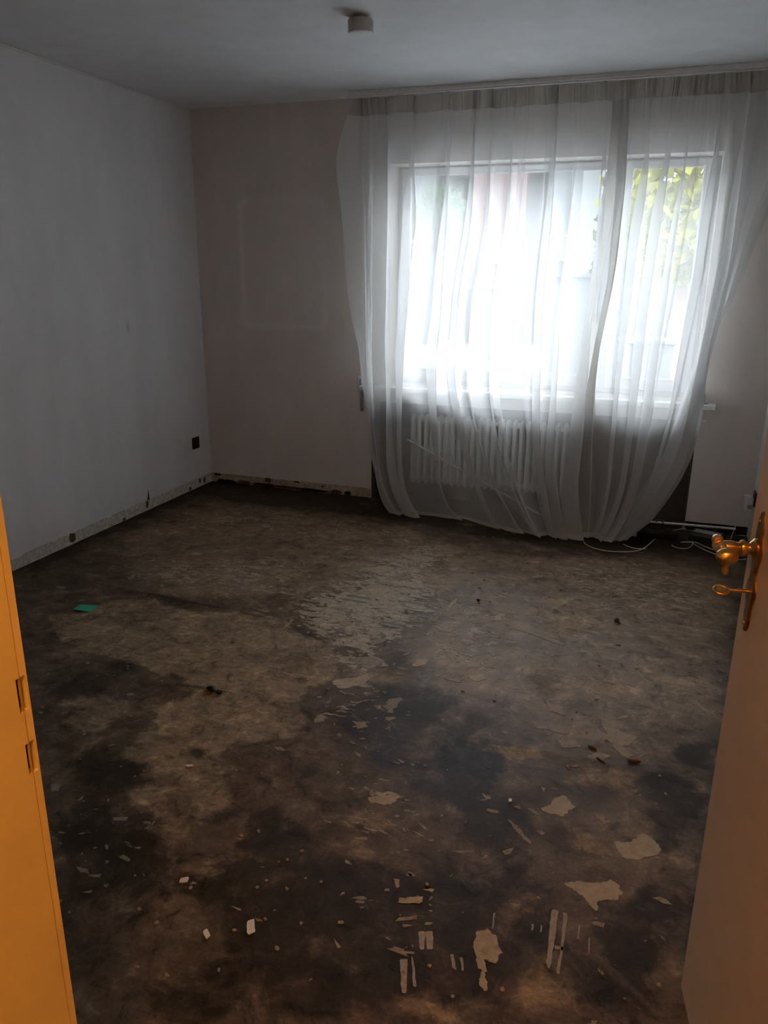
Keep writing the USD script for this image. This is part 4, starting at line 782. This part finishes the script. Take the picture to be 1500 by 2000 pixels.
tj.SetCustomDataByKey('label', 'left door jamb with two strike slots')
for z0, z1 in ((1.064, 1.102), (0.993, 1.029)):
    put('strike_slot', box(JX - 0.0215, JX - 0.010, JY - 0.0143, JY - 0.0027, z0 + 0.0002, z1 - 0.0002), M_SLOT, tj, False)
put('seal_groove', box(JX - 0.0029, JX - 0.0012, JY - 0.0097, JY - 0.0081, 0.0, DZ), M_NOTCH, tj, False)
shell('trim_2', mbox(3.370, DX1 + 0.045, -D - DWALL - 0.012, -D + 0.014, 0, DZ) - mbox(DX1, DX1 + 0.2, -D - DWALL, -D, -1, 5), M_FRAME)
shell('trim_3', mbox(DX0 - 0.045, DX1 + 0.045, -D - DWALL - 0.012, -D + 0.014, DZ - 0.015, DZ + 0.045) - mbox(DX0 - 1, DX1 + 1, -D - DWALL, -D, DZ, 5), M_FRAME)

door = thing('door_1', (3.360, -4.245, 0.0), None, None)
tag(door, kind='structure')
E0 = np.array([3.2236, -3.396])
HG = np.array([3.360, -4.245])
u = (HG - E0) / np.linalg.norm(HG - E0)      # from the free edge to the hinge
nrm = np.array([-u[1], u[0]])                # towards the back of the leaf
if nrm[0] < 0:
    nrm = -nrm
LEN = float(np.linalg.norm(HG - E0))


def leaf(a, b, z):
    """a along the leaf from its free edge, b out of its face towards the camera's side, z up."""
    a, b, z = np.broadcast_arrays(np.asarray(a, float), np.asarray(b, float), np.asarray(z, float))
    xy = E0 + a[..., None] * u - b[..., None] * nrm
    return np.concatenate([xy, z[..., None]], -1)


def onleaf(m):
    V = np.array(m.vertices)
    m = trimesh.Trimesh(leaf(V[:, 0], V[:, 1], V[:, 2]), m.faces, process=False)
    m.fix_normals()
    return m


put('leaf', [onleaf(box(0, LEN, -0.025, 0, 0.008, 1.985, 0.0025)), onleaf(box(-0.013, LEN + 0.0, -0.040, -0.0245, 0.008, 1.998, 0.0025))], M_DOOR, door)
PA, PZ0, PZ1 = 0.056, 0.882, 1.104           # back plate: distance from the edge, bottom, top
zz = np.linspace(0, 1, 61)
half = 0.0175 + 0.004 * np.cos(zz * 6 * np.pi) * np.sin(zz * np.pi) - 0.0075 * sm(0.16, 0.0, zz) - 0.0075 * sm(0.84, 1.0, zz) + 0.0045 * np.exp(-((zz - 0.70) / 0.08) ** 2) + 0.004 * np.exp(-((zz - 0.36) / 0.07) ** 2)
half *= np.sqrt(np.clip(1 - (np.abs(zz - 0.5) * 2) ** 14, 0, 1))
rings = []
for off, b in ((0.0, 0.0), (0.0, 0.002), (-0.0035, 0.0048), (-0.008, 0.0055)):
    hw_ = np.maximum(half + off, 0.0006)
    zc = PZ0 + (PZ1 - PZ0) * (0.5 + (zz - 0.5) * (1 + off * 6))
    rings.append(np.r_[np.stack([PA + hw_, np.full(61, b), zc], 1), np.stack([PA - hw_, np.full(61, b), zc], 1)[::-1]])
rings = np.array(rings)
nR, nP = rings.shape[:2]
F = []
for i in range(nR - 1):
    for q_ in range(nP):
        w_ = (q_ + 1) % nP
        F += [[i * nP + q_, i * nP + w_, (i + 1) * nP + w_], [i * nP + q_, (i + 1) * nP + w_, (i + 1) * nP + q_]]
for base in (0, (nR - 1) * nP):
    for q_ in range(60):
        F += [[base + q_, base + q_ + 1, base + nP - 2 - q_], [base + q_, base + nP - 2 - q_, base + nP - 1 - q_]]
plate = onleaf(trimesh.Trimesh(rings.reshape(-1, 3), F, process=False))
pl = put('handle_plate', plate, M_BRASS_DARK, door, 35, label='ornate aged brass back plate')
for z in (PZ0 + 0.016, PZ1 - 0.016):
    put('screw', lathe([(0, 0), (0.0038, 0), (0.0032, 0.0016), (0, 0.0022)], list(leaf(0, 1, 0) - leaf(0, 0, 0)), list(leaf(PA, 0.0054, z)), 14), M_BRASS, pl)
HZ = 1.037
out_dir = list(leaf(0, 1, 0) - leaf(0, 0, 0))
neck = lathe([(0, 0.004), (0.017, 0.004), (0.018, 0.008), (0.013, 0.012), (0.0095, 0.016), (0.0095, 0.020), (0.0135, 0.022), (0.0145, 0.026), (0.0135, 0.030), (0.0095, 0.032), (0.0105, 0.038), (0.0125, 0.046), (0.0115, 0.056), (0.0095, 0.066), (0, 0.068)], out_dir, list(leaf(PA, 0, HZ)), 28)
path = leaf(np.array([-0.010, -0.003, 0.006, 0.016, 0.028, 0.040]) + PA, np.array([0.070, 0.067, 0.064, 0.063, 0.062, 0.062]), HZ + np.array([0.004, 0.003, 0.001, 0.0, -0.001, -0.001]))
rad_ = np.interp(np.linspace(0, 1, 40), [0, 0.12, 0.3, 0.55, 0.8, 1.0], [0.005, 0.0095, 0.011, 0.0085, 0.0085, 0.010])
lever = tube(spline(path, 40), rad_, 18)
knob = trimesh.creation.icosphere(4, 1.0)
knob.apply_scale([0.0185, 0.0135, 0.0145])
knob.apply_transform(trimesh.transformations.rotation_matrix(math.atan2(out_dir[1], out_dir[0]), [0, 0, 1]))
kc = leaf(PA + 0.046, 0.062, HZ - 0.001)
knob.apply_translation(kc)
drop = lathe([(0.0, -0.034), (0.004, -0.032), (0.006, -0.026), (0.0045, -0.020), (0.008, -0.012), (0.010, -0.006), (0, 0.0)], [0, 0, 1], list(kc), 24)
scroll = lathe([(0, -0.009), (0.007, -0.009), (0.009, -0.004), (0.009, 0.004), (0.007, 0.009), (0, 0.009)], [u[0], u[1], 0], list(leaf(PA - 0.004, 0.068, HZ + 0.011)), 20)
lh = put('lever_handle', [neck, lever, scroll], M_BRASS, door, 40, label='polished brass lever handle')
put('handle_knob', [knob, drop], M_BRASS, lh, 40)
for z in (0.22, 1.72):
    hp = leaf(LEN - 0.002, -0.046, z)
    put('hinge', lathe([(0, -0.045), (0.0075, -0.045), (0.0075, 0.045), (0, 0.045)], [0, 0, 1], list(hp), 16), M_BRASS_DARK, door)

KZ = 0.958
key = thing('door_key', leaf(PA, 0.0055, KZ), 'brass key with an oval bow sticking out of the door lock', 'key')
ka = np.linspace(0, 2 * np.pi, 37)[:-1]
tilt = -0.38
bow_c = leaf(PA, 0.050, KZ - 0.001)
du, dn = np.array([u[0], u[1], 0]), np.array(out_dir)
ax2 = du * math.cos(tilt) + np.array([0, 0, 1.0]) * math.sin(tilt)
bowpts = bow_c + 0.0125 * np.cos(ka)[:, None] * dn + 0.0105 * np.sin(ka)[:, None] * ax2
bow = [tube(bowpts, 0.0028, 10, closed=True)]
pl_n = np.cross(dn, ax2)
discv = np.vstack([bow_c + 0.0006 * pl_n, bow_c - 0.0006 * pl_n, bow_c + 0.6 * 0 + (0.0118 * np.cos(ka)[:, None] * dn + 0.0098 * np.sin(ka)[:, None] * ax2) + 0.0006 * pl_n, bow_c + (0.0118 * np.cos(ka)[:, None] * dn + 0.0098 * np.sin(ka)[:, None] * ax2) - 0.0006 * pl_n])
df = []
for q_ in range(36):
    w_ = (q_ + 1) % 36
    df += [[0, 2 + q_, 2 + w_], [1, 38 + w_, 38 + q_]]
dm = trimesh.Trimesh(discv, df, process=False)
put('bow', bow + [dm], M_BRASS, key, 40)
put('shank', lathe([(0, 0), (0.0032, 0), (0.0032, 0.020), (0.0046, 0.0205), (0.0046, 0.024), (0.0032, 0.0245), (0.003, 0.036), (0.0044, 0.0365), (0.0044, 0.039), (0, 0.039)], out_dir, list(leaf(PA, 0.0, KZ)), 20), M_BRASS, key, 40)

# ------------------------------------------------------------------ fittings
sock = thing('wall_socket', (0.0, -0.190, 0.328), 'black power socket on the left wall near the corner', 'socket')
put('cover_frame', [box(0.0004, 0.010, -0.190 - 0.041, -0.190 + 0.041, 0.328 - 0.041, 0.328 + 0.041, 0.004)], M_BLACK, sock)
put('socket_insert', lathe([(0.028, 0.0), (0.028, 0.0015), (0.0215, 0.0015), (0.0205, -0.007), (0, -0.007)], [1, 0, 0], [0.0100, -0.190, 0.328], 32), M_BLACK_IN, sock)

cap = thing('ceiling_lamp_cap', (1.738, -1.440, H), 'small round lamp cap on the ceiling, its lamp gone', 'lamp cap')
put('cap_body', lathe([(0.030, 0.0), (0.030, -0.012), (0.050, -0.013), (0.0525, -0.018), (0.0515, -0.060), (0.0505, -0.062)], [0, 0, 1], [1.738, -1.440, H - 0.0005], 48), M_LAMP_CAP_SHADED, cap, 40)
put('cap_bottom', lathe([(0.0505, -0.062), (0.047, -0.066), (0.010, -0.068), (0, -0.068)], [0, 0, 1], [1.738, -1.440, H - 0.0005], 48), M_LAMP_CAP_B, cap, 50)

wnd = thing('shutter_belt_winder', (1.195, 0.0, 0.79), 'white belt winder plate on the wall left of the window sill', 'belt winder')
put('cover_plate', box(1.172, 1.206, -0.011, -0.0004, 0.745, 0.835, 0.004), M_WHITE, wnd)
put('belt_slot', box(1.184, 1.194, -0.013, -0.0105, 0.775, 0.815, 0.001), M_GREY, wnd)
put('lower_bracket', [box(1.190, 1.212, -0.008, -0.0004, 0.60, 0.738, 0.003), box(1.196, 1.208, -0.016, -0.007, 0.725, 0.737, 0.002)], M_GREY, wnd)

itm = thing('sill_bracket', (3.325, -0.03, 0.780), 'small grey upright bracket standing on the right end of the sill', 'bracket')
put('upright', box(3.312, 3.326, -0.055, -0.015, 0.784, 0.842, 0.003), M_GREY, itm)
put('foot', box(3.305, 3.345, -0.060, -0.010, 0.7805, 0.785, 0.0015), M_GREY, itm)

# plug-in adapter in the black socket on the right wall
SY, SZ = 0.02, 0.255
SY = -0.10
sk2 = thing('wall_socket', (W, SY, 0.262), 'black power socket on the right wall beside the door handle', 'socket')
put('cover_frame', box(W - 0.010, W - 0.0004, SY - 0.041, SY + 0.041, 0.222, 0.304, 0.004), M_BLACK, sk2)
adp = thing('plug_adapter', (W - 0.010, SY, 0.235), 'white plug-in power adapter in the socket by the right wall', 'power adapter')
put('housing', box(W - 0.052, W - 0.0104, SY - 0.027, SY + 0.027, 0.192, 0.272, 0.006), M_WHITE, adp)
put('rating_label', box(W - 0.040, W - 0.016, SY - 0.0276, SY - 0.0268, 0.203, 0.230), M_GREY, adp, False)
put('top_lip', box(W - 0.060, W - 0.020, SY - 0.022, SY + 0.022, 0.268, 0.278, 0.003), M_WHITE, adp)
put('cord', tube(spline([[W - 0.045, SY - 0.005, 0.195], [W - 0.075, SY - 0.012, 0.165], [W - 0.085, SY - 0.02, 0.105], [W - 0.10, SY - 0.03, 0.03], [W - 0.105, SY - 0.05, 0.006]], 40), 0.0022, 8), M_CABLE_W, adp)

# ------------------------------------------------------------------ clutter under the window
rod = thing('white_rod', (3.25, -0.09, 0.0), 'long thin white rod lying along the floor under the right end of the window', 'rod')
put('shaft', tube([[2.84, -0.118, 0.060], [3.2, -0.085, 0.058], [3.585, -0.047, 0.054]], 0.0075, 12), M_ROD, rod)
put('hook', tube(spline([[3.14, -0.108, 0.064], [3.148, -0.115, 0.079], [3.165, -0.122, 0.080], [3.178, -0.125, 0.062], [3.180, -0.125, 0.03], [3.180, -0.125, 0.008]], 24), 0.003, 8), M_BLACK, rod)
rod2 = thing('white_rod', (2.05, -0.07, 0.0), 'slim white rod leaning slantwise against the radiator behind the curtain', 'rod')
put('shaft', tube([[1.515, 0.010, 0.428], [2.05, -0.045, 0.198], [2.495, -0.10, 0.010]], 0.0065, 10), M_ROD, rod2)

ps = thing('power_strip', (3.10, -0.22, 0.0), 'black power strip lying in the cables beside the curtain hem', 'power strip')


def turned(m, ang, c):
    m.apply_transform(trimesh.transformations.rotation_matrix(ang, [0, 0, 1], [c[0], c[1], 0]))
    return m


put('body', turned(box(2.955, 3.265, -0.252, -0.192, 0.003, 0.046, 0.006), 0.10, (3.1, -0.22)), M_BLACK, ps)
put('type_label', turned(box(2.985, 3.030, -0.2535, -0.2515, 0.010, 0.040), 0.10, (3.1, -0.22)), M_CHIP, ps, False, label='white printed sticker')
for k in range(3):
    c = np.array([3.075 + 0.065 * k, -0.222, 0.046])
    put('outlet', turned(lathe([(0.022, -0.001), (0.022, 0.0012), (0.018, 0.0012), (0.0175, -0.0005), (0, -0.0005)], [0, 0, 1], c, 24), 0.10, (3.1, -0.22)), M_BLACK_IN, ps)
bx_ = thing('flat_box', (3.44, -0.17, 0.0), 'flat black box with a pale top lying behind the door handle', 'box')
put('body', turned(box(3.335, 3.505, -0.235, -0.105, 0.003, 0.040, 0.005), -0.30, (3.42, -0.17)), M_BLACK, bx_)
put('top_cover', turned(box(3.345, 3.495, -0.170, -0.110, 0.040, 0.046, 0.002), -0.30, (3.42, -0.17)), M_GREY, bx_)
lump = thing('cable_bundle', (3.43, 0.0, 0.0), 'dark tangle of cable pushed against the wall right of the niche', 'cable bundle')
la = np.linspace(0, 6 * np.pi, 90)
put('loops', tube(np.stack([3.425 + 0.055 * np.cos(la) * (1 + 0.15 * np.sin(2.3 * la)), -0.045 + 0.020 * np.sin(la), 0.022 + 0.014 * np.sin(0.7 * la) + 0.004 * np.cos(3 * la)], 1), 0.0045, 8), M_CABLE_B, lump)
texts = ['thin white cable looping forward from under the curtain hem', 'short white cable beside the sticker of the power strip', 'white cable with a tight loop in front of the flat box', 'long white cable running right towards the door', 'short white cable end curving under the door handle', 'white cable arched against the niche edge']
for k, pts in enumerate(CABLES):
    P = np.array(pts) / 1000.0
    z = np.full(len(P), 0.0045)
    if k == 0:
        z[-3:] = (0.006, 0.012, 0.016)
    if k == 5:
        z[1:-1] = (0.035, 0.045)
        P[:, 1] = np.minimum(P[:, 1], -0.012)
    if k == 2:
        z[3:6] = 0.009
    if k == 1:
        P, z = P[1:] + [0.0, -0.02], z[1:]
    P3 = spline(np.c_[P, z], 60)
    P3[:, 2] = np.maximum(P3[:, 2], 0.0042)
    P3[:, 0] = np.minimum(P3[:, 0], W - 0.02)
    c = put('cable', tube(P3, 0.0027, 8), M_CABLE_W)
    tag(c, texts[k], 'cable')

# small things on the floor
card = sg.Polygon([(0.629, -2.240), (0.722, -2.229), (0.700, -2.160), (0.620, -2.178)])
cm = slab(card, 0.0016, 0.0030)
cv = np.array(cm.vertices)
cv[:, 2] += 0.004 * sm(0.06, 0.0, np.hypot(cv[:, 0] - 0.629, cv[:, 1] + 2.24))
cm.vertices = cv
tag(put('paper_card', cm, M_GREEN, None, False), 'bright green square card lying on the floor at the left', 'card')


def lump_of(x, y, sx, sy, sz, ang, seed):
    t = trimesh.creation.icosphere(2, 1.0)
    V = np.array(t.vertices)
    V *= (0.65 + 0.7 * fbm(V * 1.6 + seed, 3, seed))[:, None]
    t.vertices = V * [sx, sy, sz]
    t.apply_transform(trimesh.transformations.rotation_matrix(ang, [0, 0, 1]))
    t.apply_translation([x, y, -t.bounds[0][2] + 0.0006])
    return t


def debris(name, meshes, mat, label, cat):
    tag(put(name, meshes, mat, None, 40), label, cat)


debris('dirt_clump', [lump_of(1.605, -2.650, 0.024, 0.014, 0.010, -0.3, 2), lump_of(1.640, -2.658, 0.013, 0.010, 0.008, 0.2, 5)], M_CRUMB, 'black clump of dirt on the tan patch at the left middle of the floor', 'dirt')
debris('dirt_clump', [lump_of(2.989, -1.520, 0.011, 0.010, 0.011, 0.4, 3), lump_of(3.001, -1.526, 0.006, 0.006, 0.005, 0.4, 8)], M_CRUMB, 'small black speck of dirt on the bare floor right of centre', 'dirt')
debris('wood_splinter', [lump_of(2.999, -2.608, 0.018, 0.004, 0.004, -0.6, 4)], M_RUST_CHIP, 'dark reddish splinter on the floor near the door edge', 'splinter')
debris('wood_splinter', [lump_of(3.099, -2.575, 0.022, 0.007, 0.005, 0.15, 6)], M_RUST_CHIP, 'thicker dark splinter nearest to the open door', 'splinter')
debris('wood_splinter', [lump_of(2.967, -2.541, 0.016, 0.006, 0.004, -0.5, 16)], M_RUST_CHIP, 'small dark splinter in front of the long pale glue flake', 'splinter')


def chip(x, y, a, b, ang, label):
    g = ragged(np.array([(-a, -b), (a, -b * 0.8), (a * 0.9, b), (-a * 0.8, b * 0.9)]), int(x * 1000), 0.002)
    m = slab(g, 0.0012, 0.0042)
    m.apply_transform(trimesh.transformations.rotation_matrix(ang, [0, 0, 1]))
    m.apply_translation([x, y, 0])
    tag(put('plaster_chip', m, M_CHIP, None, False), label, 'chip')


chip(2.265, -3.564, 0.010, 0.021, 0.55, 'white plaster chip at the bottom of the floor, larger of two')
chip(2.178, -3.615, 0.007, 0.014, 0.9, 'white plaster chip at the bottom of the floor, left of the larger one')
chip(2.033, -3.489, 0.012, 0.009, 0.3, 'white plaster chip on the dark floor left of the bottom pair')
chip(1.783, -3.071, 0.012, 0.004, 0.2, 'thin white plaster sliver on the left of the floor')
chip(2.759, -2.897, 0.006, 0.006, 0.2, 'tiny white plaster bit on the dark floor right of centre')

# ------------------------------------------------------------------ hall lamp
LX, LY = 3.05, -5.15
lamp = thing('hall_lamp', (LX, LY, H), 'bare warm bulb in a white holder on the hall ceiling', 'lamp')
put('holder', lathe([(0.0, 0.0), (0.045, -0.001), (0.045, -0.02), (0.022, -0.03), (0.02, -0.075), (0, -0.076)], [0, 0, 1], [LX, LY, H - 0.001], 28), M_WHITE, lamp, 40)
bulb = trimesh.creation.icosphere(3, 0.045)
bulb.apply_translation([LX, LY, H - 0.118])
put('bulb', bulb, M_BULB, lamp, True)

# ------------------------------------------------------------------ outside
GZ_ = -1.05
tag(put('lawn', box(-40, 45, 0.5, 70, GZ_ - 0.2, GZ_), M_LAWN, None, False), kind='structure')
tag(put('bounce_paving', box(-12, 16, 0.5, 15.5, GZ_ - 0.1, GZ_ + 0.02), M_BOUNCE_GROUND, None, False), kind='structure')  # pale ground added to bounce daylight up into the room
tag(put('street', box(-40, 45, 17.5, 22.5, GZ_ - 0.1, GZ_ + 0.02), M_PAVE, None, False), kind='structure')


def house(x0, x1, y, depth, ztop, mat, label, wins, roof=2.2):
    h = thing('house', ((x0 + x1) / 2, y, GZ_), label, 'house')
    put('walls', box(x0, x1, y, y + depth, GZ_, ztop), mat, h, False)
    xm = y + depth / 2
    g = trimesh.Trimesh([[x0 - .3, y - .4, ztop], [x1 + .3, y - .4, ztop], [x1 + .3, y + depth + .4, ztop], [x0 - .3, y + depth + .4, ztop], [x0 - .3, xm, ztop + roof], [x1 + .3, xm, ztop + roof]],
                        [[0, 1, 5], [0, 5, 4], [2, 3, 4], [2, 4, 5], [0, 4, 3], [1, 2, 5], [0, 2, 1], [0, 3, 2]], process=False)
    put('roof', g, M_ROOF, h, False)
    for (a, b, c, d) in wins:
        f = put('window', ring(a, b, c, d, y - 0.06, y + 0.02, 0.08, 0.08, 0.08, 0.08, 0.01), M_PVC, h)
        put('window_pane', box(a + 0.06, b - 0.06, y - 0.03, y + 0.01, c + 0.06, d - 0.06), M_DARKWIN, f, False)
    return h


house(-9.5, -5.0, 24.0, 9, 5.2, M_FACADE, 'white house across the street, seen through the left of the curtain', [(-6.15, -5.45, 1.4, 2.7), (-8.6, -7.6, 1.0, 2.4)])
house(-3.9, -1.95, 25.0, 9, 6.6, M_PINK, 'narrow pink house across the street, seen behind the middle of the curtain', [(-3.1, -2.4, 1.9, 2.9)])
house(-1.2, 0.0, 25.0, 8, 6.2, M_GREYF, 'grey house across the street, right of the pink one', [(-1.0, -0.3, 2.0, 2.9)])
gw = thing('garden_wall', (4.2, 15.3, GZ_), 'long pale garden wall beyond the cabinet, right half of the window', 'wall')
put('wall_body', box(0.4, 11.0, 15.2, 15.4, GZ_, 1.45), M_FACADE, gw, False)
put('coping', box(0.35, 11.05, 15.13, 15.47, 1.45, 1.53, 0.01), M_GREYF, gw)
bin_ = thing('utility_cabinet', (3.02, 6.2, GZ_), 'grey cabinet outside on the lawn, seen through the right of the curtain', 'cabinet')
put('body', box(2.55, 3.25, 6.0, 6.5, GZ_, 0.64, 0.02), M_GREYF, bin_)
put('lid', box(2.52, 3.28, 5.97, 6.53, 0.64, 0.69, 0.01), M_GREYF, bin_)
cab = thing('white_shed', (-2.0, 19.5, GZ_), 'small white shed beyond the lawn, seen behind the middle of the curtain', 'shed')
put('walls', box(-2.45, -1.55, 19.0, 20.2, GZ_, 1.1, 0.02), M_FACADE, cab)
put('roof', box(-2.52, -1.48, 18.9, 20.3, 1.1, 1.17, 0.01), M_FACADE, cab)


def tree(x, y, zc, r, mat, label, seed, trunk=True):
    R = np.random.default_rng(seed)
    t = thing('tree', (x, y, GZ_), label, 'tree')
    n = 2600
    d = R.normal(size=(n, 3))
    d /= np.linalg.norm(d, axis=1, keepdims=True)
    rad = r * R.uniform(0.45, 1.0, n) ** 0.6 * (0.7 + 0.6 * noise(d * 2.2 + seed, seed))
    c = d * rad[:, None] * [1, 1, 1.15] + [x, y, zc]
    a = R.normal(size=(n, 3))
    a /= np.linalg.norm(a, axis=1, keepdims=True)
    b = np.cross(a, R.normal(size=(n, 3)))
    b /= np.linalg.norm(b, axis=1, keepdims=True)
    s = R.uniform(0.09, 0.2, n)[:, None] * r / 1.6
    V = np.stack([c - a * s, c + b * s * 0.55, c + a * s, c - b * s * 0.55], 1).reshape(-1, 3)
    k = np.arange(n) * 4
    put('foliage', (V, np.stack([k, k + 1, k + 2, k + 3], 1)), mat, t, False)
    put('trunk', tube([[x, y, GZ_], [x + 0.1, y, (GZ_ + zc) / 2], [x, y, zc + 0.3 * r]], [0.18, 0.13, 0.05], 10), M_BARK, t)


tree(-4.2, 21.6, 3.2, 0.9, M_LEAF_G, 'grey-green tree between the white house and the pink house', 3)
tree(2.6, 24.0, 2.2, 1.9, M_LEAF_G, 'green rounded tree in the gap right of the grey house', 5)
tree(3.25, 9.0, 2.75, 1.25, M_LEAF_Y, 'yellow-green tree outside the right end of the window', 8)
